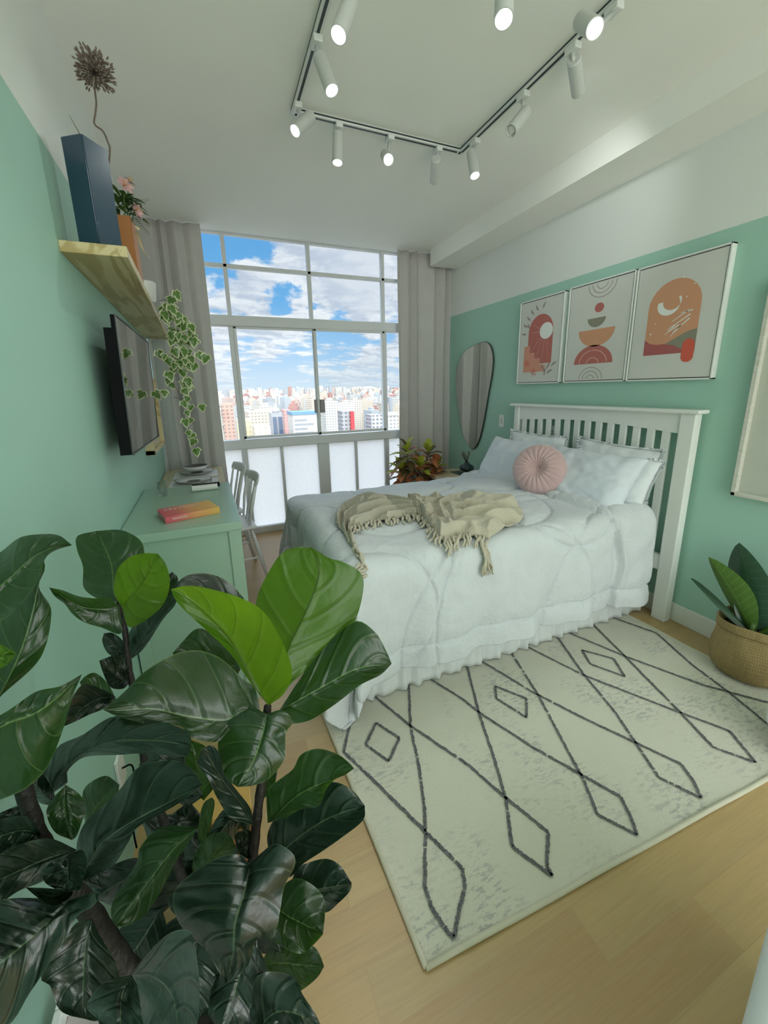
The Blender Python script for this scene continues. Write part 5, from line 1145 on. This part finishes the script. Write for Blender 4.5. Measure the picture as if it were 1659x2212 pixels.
bm = bmesh.new(); lathe(bm, [(0.001, 0.235), (0.138, 0.23)], bc, 40, closed=False); obj('soil', bm, M['soil'], bt)
rpn = thing('rubber_plant', 'young broad-leaved plant growing in the jute basket', 'plant', (2.87, 0.93, 0.24))
def bleaf(bm, base, tip, wv_, mat=0, droop=0.02, cup=0.15, n=16):
    base = Vector(base); tip = Vector(tip); d = tip - base; wv_ = Vector(wv_); w_ = wv_.length; s = wv_.normalized(); nn = s.cross(d.normalized())
    nb = bmesh.new()
    def f(u, v):
        x = 2 * v - 1; wd = w_ * (math.sin(math.pi * u ** 0.85) ** 0.75) * (1 if u < 0.98 else 0.6)
        return base + d * u + s * (x * wd) + nn * (cup * wd * abs(x) ** 1.5 + droop * math.sin(math.pi * u))
    grid(nb, n, 8, f); merge(bm, nb, mat)
def rl(b, t, w_, m, cup=0.3, droop=0.02): bm = bmesh.new(); bleaf(bm, b, t, w_, 0, droop, cup); obj('leaf', bm, M[m], rpn, True)
c0 = Vector((2.86, 0.93, 0.26))
def WP(px, py, x): return U(px, py, 'x', x)
rl(c0, WP(1597, 1172, 2.93), (0.0, 0.105, 0.0), 'rubber', 0.25)
rl(c0 + Vector((-0.02, 0, 0)), WP(1530, 1203, 2.80), (0.012, 0.060, -0.045), 'rubber_y', 0.4)
rl(c0 + Vector((-0.02, 0.02, 0)), WP(1492, 1250, 2.80), (0.0, 0.055, 0.055), 'rubber', 0.3)
rl(c0 + Vector((0, -0.03, 0)), (2.93, 0.72, 0.50), (0.05, 0.03, 0.02), 'rubber', 0.3)
rl(c0 + Vector((0, -0.03, 0)), (2.80, 0.72, 0.36), (0.02, 0.03, 0.04), 'rubber_y', 0.3)
rl(c0 + Vector((0, -0.02, 0)), (2.95, 0.80, 0.44), (0.04, 0.04, 0.0), 'rubber', 0.3)
rl(c0 + Vector((-0.01, -0.02, -0.01)), (2.84, 0.86, 0.37), (0.01, 0.018, 0), 'rubber_y', 0.6)
rl(c0 + Vector((0, 0.03, 0)), (2.97, 1.05, 0.50), (0.03, -0.04, 0.02), 'rubber', 0.3)
bm = bmesh.new(); tube(bm, [c0 + Vector((0, 0, -0.03)), c0 + Vector((0, 0, 0.08))], [0.014, 0.009], 10); tube(bm, [c0 + Vector((-0.03, 0, -0.03)), c0 + Vector((-0.035, -0.01, 0.05))], [0.010, 0.010], 10); obj('stem', bm, M['leafg'], rpn)

# white rounded seats cut by the right edge
pf = thing('pouf', 'small round white pouf just entering at the right edge on the rug', 'pouf', (2.5, 0.6, 0.01))
pcn = U(1788, 1572, 'z', 0.17)
bm = bmesh.new(); lathe(bm, [(0.001, 0.0), (0.09, 0.0), (0.135, 0.03), (0.165, 0.09), (0.17, 0.16), (0.155, 0.24), (0.12, 0.295), (0.06, 0.318), (0.001, 0.32)], (pcn.x, pcn.y, 0.0145), 56); obj('upholstery', bm, M['sheet'], pf, True)
bm = bmesh.new(); lathe(bm, [(0.001, 0.004), (0.016, 0.002), (0.018, -0.004), (0.001, -0.004)], (pcn.x, pcn.y, 0.338), 20); obj('button', bm, M['sheet'], pf, True)
ac = thing('armchair', 'white upholstered seat cut by the bottom right corner', 'armchair', (1.5, -0.1, 0))
mtx = Matrix.Translation((1.108, 0.17, 0)) @ Matrix.Rotation(math.atan2(0.052, 0.196), 4, 'Z')
ACM = fabric('soft_white_upholstery', (0.66, 0.70, 0.70), scale=700)
bm = bmesh.new(); box(bm, (-0.35, -0.62, 0.24), (0.55, -0.003, 0.51), 0.035, 0, mtx, 5); obj('cushion', bm, ACM, ac, 'auto')
bm = bmesh.new(); box(bm, (-0.33, -0.60, 0.12), (0.53, -0.02, 0.245), 0.02, 0, mtx, 3); obj('base', bm, ACM, ac, 'auto')
for x, y in ((-0.28, -0.06), (0.48, -0.06), (-0.28, -0.55), (0.48, -0.55)):
    bm = bmesh.new(); tube(bm, [mtx @ Vector((x, y, 0)), mtx @ Vector((x, y, 0.13))], [0.012, 0.02], 12); obj('leg', bm, M['oak'], ac)

# ------------------------------------------------------------------ crate, plug
cb = thing('wooden_crate', 'orange brown wooden box on the floor behind the fig leaves', 'crate', (0.27, 1.05, 0))
bm = bmesh.new()
for a, b in (((0.27, 0.925, 0.0), (0.41, 0.940, 0.40)), ((0.27, 1.10, 0.0), (0.41, 1.115, 0.40)), ((0.27, 0.94, 0.0), (0.285, 1.10, 0.40)), ((0.395, 0.94, 0.0), (0.41, 1.10, 0.40)), ((0.285, 0.94, 0.0), (0.395, 1.10, 0.015))): box(bm, a, b, 0.002)
obj('box_sides', bm, M['crate'], cb); BX('lid', (0.265, 0.92, 0.4005), (0.415, 1.12, 0.415), plain('honey_wood', (0.62, 0.38, 0.10), 0.35, var=0.12), cb, 0.002)
pl = thing('wall_socket', 'white wall socket with black plug on the left wall, seen between fig leaves', 'outlet', (XL(1.05), 1.05, 0.8))
a = U(262, 1660, 'x', XL(1.1) + 0.004)
BX('plate', (XL(a.y) + 0.001, a.y - 0.035, a.z - 0.055), (XL(a.y) + 0.011, a.y + 0.035, a.z + 0.055), M['white_paint'], pl, 0.003)
bm = bmesh.new(); tube(bm, catmull([Vector((XL(a.y) + 0.012, a.y, a.z)), Vector((XL(a.y) + 0.04, a.y - 0.01, a.z + 0.01)), Vector((XL(a.y) + 0.045, a.y - 0.03, a.z - 0.03)), Vector((XL(a.y) + 0.02, a.y - 0.04, a.z - 0.2)), Vector((XL(a.y) + 0.02, a.y - 0.05, 0.05))], 30), 0.003, 6); obj('plug_cable', bm, M['black'], pl)

# ------------------------------------------------------------------ fiddle leaf fig
pn_ = thing('white_planter', 'square white planter of the fiddle leaf fig, corner showing low on the left', 'planter', (0.25, 0.5, 0))
bm = bmesh.new(); PZ = 0.44
for a, b in (((0.062, 0.30, 0.02), (0.40, 0.315, PZ)), ((0.062, 0.665, 0.02), (0.40, 0.68, PZ)), ((0.062, 0.315, 0.02), (0.077, 0.665, PZ)), ((0.37, 0.315, 0.02), (0.40, 0.665, 0.41)), ((0.062, 0.30, 0.0), (0.40, 0.68, 0.02))): box(bm, a, b, 0.003)
obj('planter_box', bm, M['white_paint'], pn_); BX('ledge', (0.078, 0.316, 0.40), (0.20, 0.664, 0.412), plain('pale_ledge', (0.46, 0.42, 0.41), 0.6), pn_); BX('soil', (0.2005, 0.316, 0.36), (0.384, 0.664, 0.40), M['soil'], pn_)
fig = thing('fiddle_leaf_fig', 'large fiddle leaf fig with glossy leaves filling the left foreground', 'plant', (0.3, 0.55, 0.41))
def stemf(pts, r0, r1):
    P = [D(*p) for p in pts]; c = catmull(P, 40); n_ = len(c)
    bm = bmesh.new(); tube(bm, c, [r0 + (r1 - r0) * i / (n_ - 1) + 0.0008 * math.sin(i * 1.9) for i in range(n_)], 12); obj('stem', bm, M['stem_brown'], fig, True)
stemf([(578, 1525, .70), (572, 1600, .705), (566, 1680, .71), (556, 1760, .72), (546, 1860, .735), (541, 2000, .77), (536, 2120, .80)], 0.0065, 0.013)
stemf([(256, 1298, .80), (268, 1350, .80), (276, 1420, .795), (286, 1480, .79), (303, 1580, .78), (318, 1680, .76), (352, 1770, .75), (390, 1890, .74), (430, 2010, .74)], 0.0045, 0.010)
stemf([(8, 1575, .52), (35, 1650, .53), (62, 1740, .54), (85, 1810, .55), (130, 1885, .57), (190, 1965, .60), (250, 2060, .63), (300, 2130, .65)], 0.0075, 0.018)
def resample(pts, n):
    return catmull([Vector((p[0], p[1], 0)) for p in pts], n)
nleaf = 0
def leaf(mat, db, dt, dl, dr, mid, L_, R_, bow=0.0, N=34):
    """mid: base .. tip as seen, L_/R_: the two margins between them; depths in metres before the lens"""
    global nleaf; nleaf += 1
    m_ = resample(mid, N); l_ = resample([mid[0]] + L_ + [mid[-1]], N); r_ = resample([mid[0]] + R_ + [mid[-1]], N)
    sd = nleaf * 3.7
    def f(u, v):
        i = min(N, int(round(u * N))); x = 2 * v - 1; e = (l_ if x < 0 else r_)[i]; c = m_[i]; ax = abs(x)
        q = c.lerp(e, ax); dep = db + (dt - db) * u + (dl if x < 0 else dr) * (ax ** 1.4) * math.sin(math.pi * min(1, u * 0.9 + 0.08)) + bow * math.sin(math.pi * u)
        dep += 0.006 * ax * ax * math.sin(u * 15 + sd + (1.5 if x < 0 else 0)) + 0.004 * noise.noise(Vector((u * 3, x * 2, sd)))
        return D(q.x, q.y, dep)
    bm = bmesh.new(); grid(bm, N, 18, f); obj('leaf', bm, M[mat], fig, True)
Y_, G_, K_, YY = 'fig_y', 'fig_m', 'fig_d', 'fig_yy'
leaf(Y_, .70, .79, .02, .02, [(598, 1512), (620, 1408), (645, 1353), (674, 1291), (690, 1230), (672, 1182)], [(592, 1450), (562, 1375), (553, 1310), (565, 1265), (605, 1198), (640, 1182)], [(645, 1462), (705, 1420), (762, 1350), (783, 1285), (781, 1240), (742, 1214), (712, 1206)])
leaf(YY, .68, .60, -.02, -.05, [(580, 1524), (549, 1480), (498, 1384), (441, 1322), (394, 1285), (369, 1273)], [(560, 1500), (532, 1462), (500, 1415), (451, 1366), (405, 1325), (380, 1297)], [(614, 1498), (631, 1450), (606, 1379), (570, 1322), (518, 1291), (441, 1269), (398, 1266)])
leaf(G_, .70, .72, .03, -.03, [(602, 1537), (640, 1515), (700, 1482), (770, 1446), (846, 1434)], [(640, 1478), (690, 1410), (762, 1343), (809, 1364), (835, 1408)], [(622, 1562), (669, 1556), (726, 1520), (778, 1480), (822, 1458)])
leaf(K_, .76, .66, .0, .03, [(575, 1470), (520, 1380), (450, 1300), (376, 1271)], [(560, 1500), (480, 1350), (420, 1300)], [(570, 1380), (535, 1305), (490, 1255), (440, 1238), (397, 1246)])
leaf(G_, .69, .60, .05, -.02, [(562, 1538), (520, 1536), (487, 1556), (404, 1548), (330, 1532), (260, 1534), (222, 1533)], [(550, 1485), (524, 1467), (482, 1426), (430, 1405), (373, 1415), (311, 1452), (265, 1498)], [(530, 1545), (495, 1578), (467, 1603), (415, 1594), (389, 1568), (311, 1562), (250, 1546)])
leaf(G_, .675, .62, .02, .02, [(577, 1542), (566, 1590), (545, 1650), (513, 1700)], [(530, 1526), (485, 1565), (471, 1600), (474, 1640), (490, 1682)], [(610, 1534), (632, 1560), (617, 1585), (614, 1640), (580, 1682), (545, 1697)])
leaf(G_, .72, .68, .03, -.02, [(578, 1778), (594, 1764), (638, 1722), (677, 1700), (713, 1686), (765, 1660)], [(577, 1710), (605, 1683), (633, 1661), (650, 1630), (686, 1617), (727, 1628), (751, 1645)], [(616, 1767), (650, 1748), (688, 1741), (705, 1705), (722, 1685), (745, 1674)])
leaf(K_, .755, .70, .02, -.04, [(585, 1862), (613, 1836), (658, 1800), (713, 1766), (788, 1740)], [(578, 1800), (612, 1745), (665, 1705), (719, 1689), (760, 1706)], [(622, 1896), (656, 1865), (690, 1843), (736, 1811), (784, 1772)])
leaf(K_, .66, .62, .02, .03, [(540, 1866), (530, 1919), (508, 1997), (504, 2057), (488, 2124)], [(515, 1846), (478, 1850), (445, 1866), (412, 1888), (376, 1925), (376, 1968), (400, 2013), (442, 2049), (467, 2090)], [(566, 1841), (596, 1822), (632, 1843), (637, 1870), (614, 1915), (605, 1966), (594, 2010), (552, 2034), (538, 2082), (508, 2112)], -.03)
leaf(K_, .80, .76, .03, -.01, [(615, 1940), (660, 1925), (705, 1918), (760, 1908)], [(640, 1880), (665, 1864), (705, 1855), (735, 1870)], [(650, 1965), (702, 1972), (732, 1950), (756, 1925)])
leaf(G_, .76, .71, .03, -.03, [(592, 1955), (620, 1978), (655, 1996), (698, 2018)], [(610, 1915), (641, 1897), (677, 1913), (699, 1940), (702, 1975)], [(580, 2020), (611, 2046), (650, 2060), (678, 2040)])
leaf(G_, .82, .76, .03, -.03, [(560, 2085), (610, 2080), (655, 2085), (700, 2088)], [(590, 2040), (640, 2035), (677, 2044), (692, 2065)], [(590, 2135), (635, 2145), (655, 2137), (685, 2112)])
leaf(K_, .64, .60, .02, .02, [(548, 2240), (590, 2190), (640, 2190), (700, 2228)], [(545, 2150), (558, 2107), (596, 2099), (638, 2113), (652, 2145), (680, 2188)], [(580, 2250), (620, 2265), (660, 2260)])
leaf(G_, .82, .88, .02, .02, [(250, 1300), (244, 1275), (241, 1224), (223, 1175), (208, 1147)], [(213, 1294), (181, 1270), (179, 1224), (166, 1187), (167, 1158)], [(278, 1285), (304, 1240), (312, 1197), (302, 1166), (262, 1145)])
leaf(Y_, .78, .72, -.04, .03, [(262, 1310), (282, 1290), (305, 1262), (325, 1228), (341, 1196)], [(246, 1276), (254, 1230), (280, 1204), (312, 1195)], [(280, 1355), (332, 1327), (358, 1296), (367, 1256), (358, 1218)])
leaf(G_, .78, .70, -.03, .01, [(258, 1310), (226, 1316), (181, 1312), (140, 1292), (106, 1269)], [(238, 1294), (200, 1292), (170, 1288), (135, 1275)], [(262, 1368), (220, 1356), (181, 1344), (155, 1325), (140, 1305), (118, 1288)])
leaf(K_, .82, .80, .02, -.02, [(282, 1425), (310, 1375), (345, 1315), (372, 1235)], [(272, 1385), (300, 1330), (345, 1260)], [(311, 1400), (352, 1338), (381, 1301), (385, 1252)])
leaf(K_, .81, .78, 0, 0, [(284, 1428), (255, 1405), (224, 1368)], [(260, 1425), (233, 1411), (221, 1386)], [(270, 1390), (245, 1368)])
leaf(K_, .80, .76, -.03, 0, [(280, 1475), (250, 1455), (214, 1427)], [(265, 1488), (238, 1484), (222, 1452)], [(272, 1432), (249, 1416)])
leaf(G_, .82, .80, 0, 0, [(260, 1530), (215, 1495), (172, 1474)], [(220, 1525), (185, 1500)], [(235, 1480), (207, 1454), (185, 1460)])
leaf(K_, .74, .66, -.05, 0, [(250, 1505), (200, 1515), (135, 1570)], [(223, 1490), (180, 1478), (150, 1520)], [(225, 1530), (190, 1545), (160, 1560)])
leaf(G_, .50, .54, .03, -.02, [(-40, 1300), (20, 1250), (65, 1208), (110, 1184), (156, 1178)], [(-60, 1230), (0, 1193), (41, 1162), (83, 1154), (126, 1156)], [(0, 1340), (50, 1300), (84, 1250), (98, 1206), (122, 1188)])
leaf(G_, .54, .58, .02, .02, [(-20, 1540), (35, 1430), (66, 1340), (95, 1212)], [(-60, 1450), (-20, 1350), (30, 1270), (70, 1230)], [(0, 1506), (73, 1440), (99, 1395), (110, 1340), (108, 1308), (84, 1268), (97, 1230)])
leaf(Y_, .44, .44, 0, 0, [(-40, 1425), (0, 1418), (36, 1413)], [(-20, 1390), (12, 1397)], [(-20, 1450), (18, 1434)])
leaf(G_, .48, .52, .0, .02, [(-30, 1590), (20, 1560), (75, 1540), (125, 1505), (177, 1456)], [(-20, 1560), (25, 1530), (78, 1494), (130, 1482)], [(-30, 1720), (31, 1716), (84, 1680), (114, 1633), (136, 1576), (156, 1508)])
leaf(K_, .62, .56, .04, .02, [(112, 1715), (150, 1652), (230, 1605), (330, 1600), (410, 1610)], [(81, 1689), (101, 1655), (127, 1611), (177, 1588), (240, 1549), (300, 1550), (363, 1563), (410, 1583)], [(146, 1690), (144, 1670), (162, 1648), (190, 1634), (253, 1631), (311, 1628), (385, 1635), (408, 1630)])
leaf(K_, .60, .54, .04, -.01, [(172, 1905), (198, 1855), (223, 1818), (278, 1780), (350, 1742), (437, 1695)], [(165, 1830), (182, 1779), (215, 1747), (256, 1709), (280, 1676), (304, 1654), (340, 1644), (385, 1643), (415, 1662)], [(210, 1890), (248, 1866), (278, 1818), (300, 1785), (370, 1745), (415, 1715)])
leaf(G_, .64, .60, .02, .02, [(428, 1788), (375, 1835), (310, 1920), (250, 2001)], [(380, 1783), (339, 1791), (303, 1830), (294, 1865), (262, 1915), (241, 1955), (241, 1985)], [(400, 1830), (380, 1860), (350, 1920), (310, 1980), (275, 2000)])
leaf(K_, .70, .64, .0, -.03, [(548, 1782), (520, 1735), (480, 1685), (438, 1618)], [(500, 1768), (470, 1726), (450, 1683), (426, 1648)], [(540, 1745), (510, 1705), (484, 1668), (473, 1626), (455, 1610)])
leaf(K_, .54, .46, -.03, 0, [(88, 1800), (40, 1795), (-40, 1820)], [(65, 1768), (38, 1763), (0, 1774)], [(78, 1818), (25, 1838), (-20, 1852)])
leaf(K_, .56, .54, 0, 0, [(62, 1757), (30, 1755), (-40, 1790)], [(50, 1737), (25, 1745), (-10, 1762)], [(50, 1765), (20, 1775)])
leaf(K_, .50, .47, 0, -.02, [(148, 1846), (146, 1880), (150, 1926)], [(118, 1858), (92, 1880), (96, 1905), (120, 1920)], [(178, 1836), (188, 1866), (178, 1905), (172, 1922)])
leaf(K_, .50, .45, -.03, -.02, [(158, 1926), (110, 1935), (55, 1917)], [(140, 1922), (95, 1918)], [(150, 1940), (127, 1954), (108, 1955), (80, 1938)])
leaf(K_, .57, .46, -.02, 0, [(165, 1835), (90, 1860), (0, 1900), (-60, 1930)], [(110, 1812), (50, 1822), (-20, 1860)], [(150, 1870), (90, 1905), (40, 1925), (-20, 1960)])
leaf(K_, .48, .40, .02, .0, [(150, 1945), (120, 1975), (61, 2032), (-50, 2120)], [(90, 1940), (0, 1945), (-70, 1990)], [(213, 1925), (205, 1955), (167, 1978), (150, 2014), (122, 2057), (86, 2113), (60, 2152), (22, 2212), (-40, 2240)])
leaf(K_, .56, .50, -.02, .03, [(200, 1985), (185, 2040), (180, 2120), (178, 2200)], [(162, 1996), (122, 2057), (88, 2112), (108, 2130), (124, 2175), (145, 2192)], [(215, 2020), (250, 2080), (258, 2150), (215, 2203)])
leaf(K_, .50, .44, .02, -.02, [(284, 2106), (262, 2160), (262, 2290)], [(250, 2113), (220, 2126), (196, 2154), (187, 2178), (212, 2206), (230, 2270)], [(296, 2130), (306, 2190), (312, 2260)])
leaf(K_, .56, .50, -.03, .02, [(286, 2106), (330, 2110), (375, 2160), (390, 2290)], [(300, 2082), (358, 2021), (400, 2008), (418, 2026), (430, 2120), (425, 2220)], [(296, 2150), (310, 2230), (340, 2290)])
leaf(G_, .73, .70, .02, 0, [(425, 1905), (450, 1860), (480, 1825), (500, 1808)], [(415, 1870), (430, 1825), (452, 1805), (483, 1797)], [(460, 1895), (500, 1870), (516, 1842), (505, 1820)])
leaf(K_, .73, .72, -.02, 0, [(542, 1855), (530, 1830), (526, 1793)], [(520, 1850), (507, 1812), (514, 1797)], [(548, 1830), (541, 1795)])
leaf(G_, .76, .74, 0, 0, [(436, 1855), (445, 1800), (458, 1722)], [(428, 1810), (430, 1770), (440, 1735)], [(452, 1810), (458, 1770), (464, 1735)])
leaf(G_, .76, .78, 0, 0, [(570, 1725), (580, 1680), (594, 1628)], [(560, 1700), (565, 1650)], [(590, 1705), (600, 1660), (600, 1640)])
leaf(G_, .58, .55, 0, .02, [(142, 1695), (140, 1745), (155, 1815)], [(112, 1728), (100, 1757), (118, 1797)], [(172, 1716), (186, 1747), (177, 1775), (166, 1805)])
leaf(G_, .70, .68, .02, 0, [(185, 1785), (215, 1735), (258, 1695)], [(178, 1740), (180, 1708), (198, 1688), (230, 1676)], [(215, 1770), (250, 1730)])
leaf(G_, .78, .76, 0, 0, [(440, 1730), (425, 1660), (412, 1598)], [(415, 1700), (400, 1640)], [(465, 1690), (450, 1620)])
leaf(G_, .80, .76, .02, 0, [(520, 1445), (460, 1415), (372, 1412)], [(508, 1410), (478, 1382), (430, 1357), (395, 1385)], [(500, 1470), (440, 1450)])
leaf(K_, .72, .68, 0, -.02, [(475, 2045), (450, 2075), (400, 2130)], [(440, 2040), (405, 2060), (390, 2100)], [(480, 2090), (450, 2125), (420, 2140)])
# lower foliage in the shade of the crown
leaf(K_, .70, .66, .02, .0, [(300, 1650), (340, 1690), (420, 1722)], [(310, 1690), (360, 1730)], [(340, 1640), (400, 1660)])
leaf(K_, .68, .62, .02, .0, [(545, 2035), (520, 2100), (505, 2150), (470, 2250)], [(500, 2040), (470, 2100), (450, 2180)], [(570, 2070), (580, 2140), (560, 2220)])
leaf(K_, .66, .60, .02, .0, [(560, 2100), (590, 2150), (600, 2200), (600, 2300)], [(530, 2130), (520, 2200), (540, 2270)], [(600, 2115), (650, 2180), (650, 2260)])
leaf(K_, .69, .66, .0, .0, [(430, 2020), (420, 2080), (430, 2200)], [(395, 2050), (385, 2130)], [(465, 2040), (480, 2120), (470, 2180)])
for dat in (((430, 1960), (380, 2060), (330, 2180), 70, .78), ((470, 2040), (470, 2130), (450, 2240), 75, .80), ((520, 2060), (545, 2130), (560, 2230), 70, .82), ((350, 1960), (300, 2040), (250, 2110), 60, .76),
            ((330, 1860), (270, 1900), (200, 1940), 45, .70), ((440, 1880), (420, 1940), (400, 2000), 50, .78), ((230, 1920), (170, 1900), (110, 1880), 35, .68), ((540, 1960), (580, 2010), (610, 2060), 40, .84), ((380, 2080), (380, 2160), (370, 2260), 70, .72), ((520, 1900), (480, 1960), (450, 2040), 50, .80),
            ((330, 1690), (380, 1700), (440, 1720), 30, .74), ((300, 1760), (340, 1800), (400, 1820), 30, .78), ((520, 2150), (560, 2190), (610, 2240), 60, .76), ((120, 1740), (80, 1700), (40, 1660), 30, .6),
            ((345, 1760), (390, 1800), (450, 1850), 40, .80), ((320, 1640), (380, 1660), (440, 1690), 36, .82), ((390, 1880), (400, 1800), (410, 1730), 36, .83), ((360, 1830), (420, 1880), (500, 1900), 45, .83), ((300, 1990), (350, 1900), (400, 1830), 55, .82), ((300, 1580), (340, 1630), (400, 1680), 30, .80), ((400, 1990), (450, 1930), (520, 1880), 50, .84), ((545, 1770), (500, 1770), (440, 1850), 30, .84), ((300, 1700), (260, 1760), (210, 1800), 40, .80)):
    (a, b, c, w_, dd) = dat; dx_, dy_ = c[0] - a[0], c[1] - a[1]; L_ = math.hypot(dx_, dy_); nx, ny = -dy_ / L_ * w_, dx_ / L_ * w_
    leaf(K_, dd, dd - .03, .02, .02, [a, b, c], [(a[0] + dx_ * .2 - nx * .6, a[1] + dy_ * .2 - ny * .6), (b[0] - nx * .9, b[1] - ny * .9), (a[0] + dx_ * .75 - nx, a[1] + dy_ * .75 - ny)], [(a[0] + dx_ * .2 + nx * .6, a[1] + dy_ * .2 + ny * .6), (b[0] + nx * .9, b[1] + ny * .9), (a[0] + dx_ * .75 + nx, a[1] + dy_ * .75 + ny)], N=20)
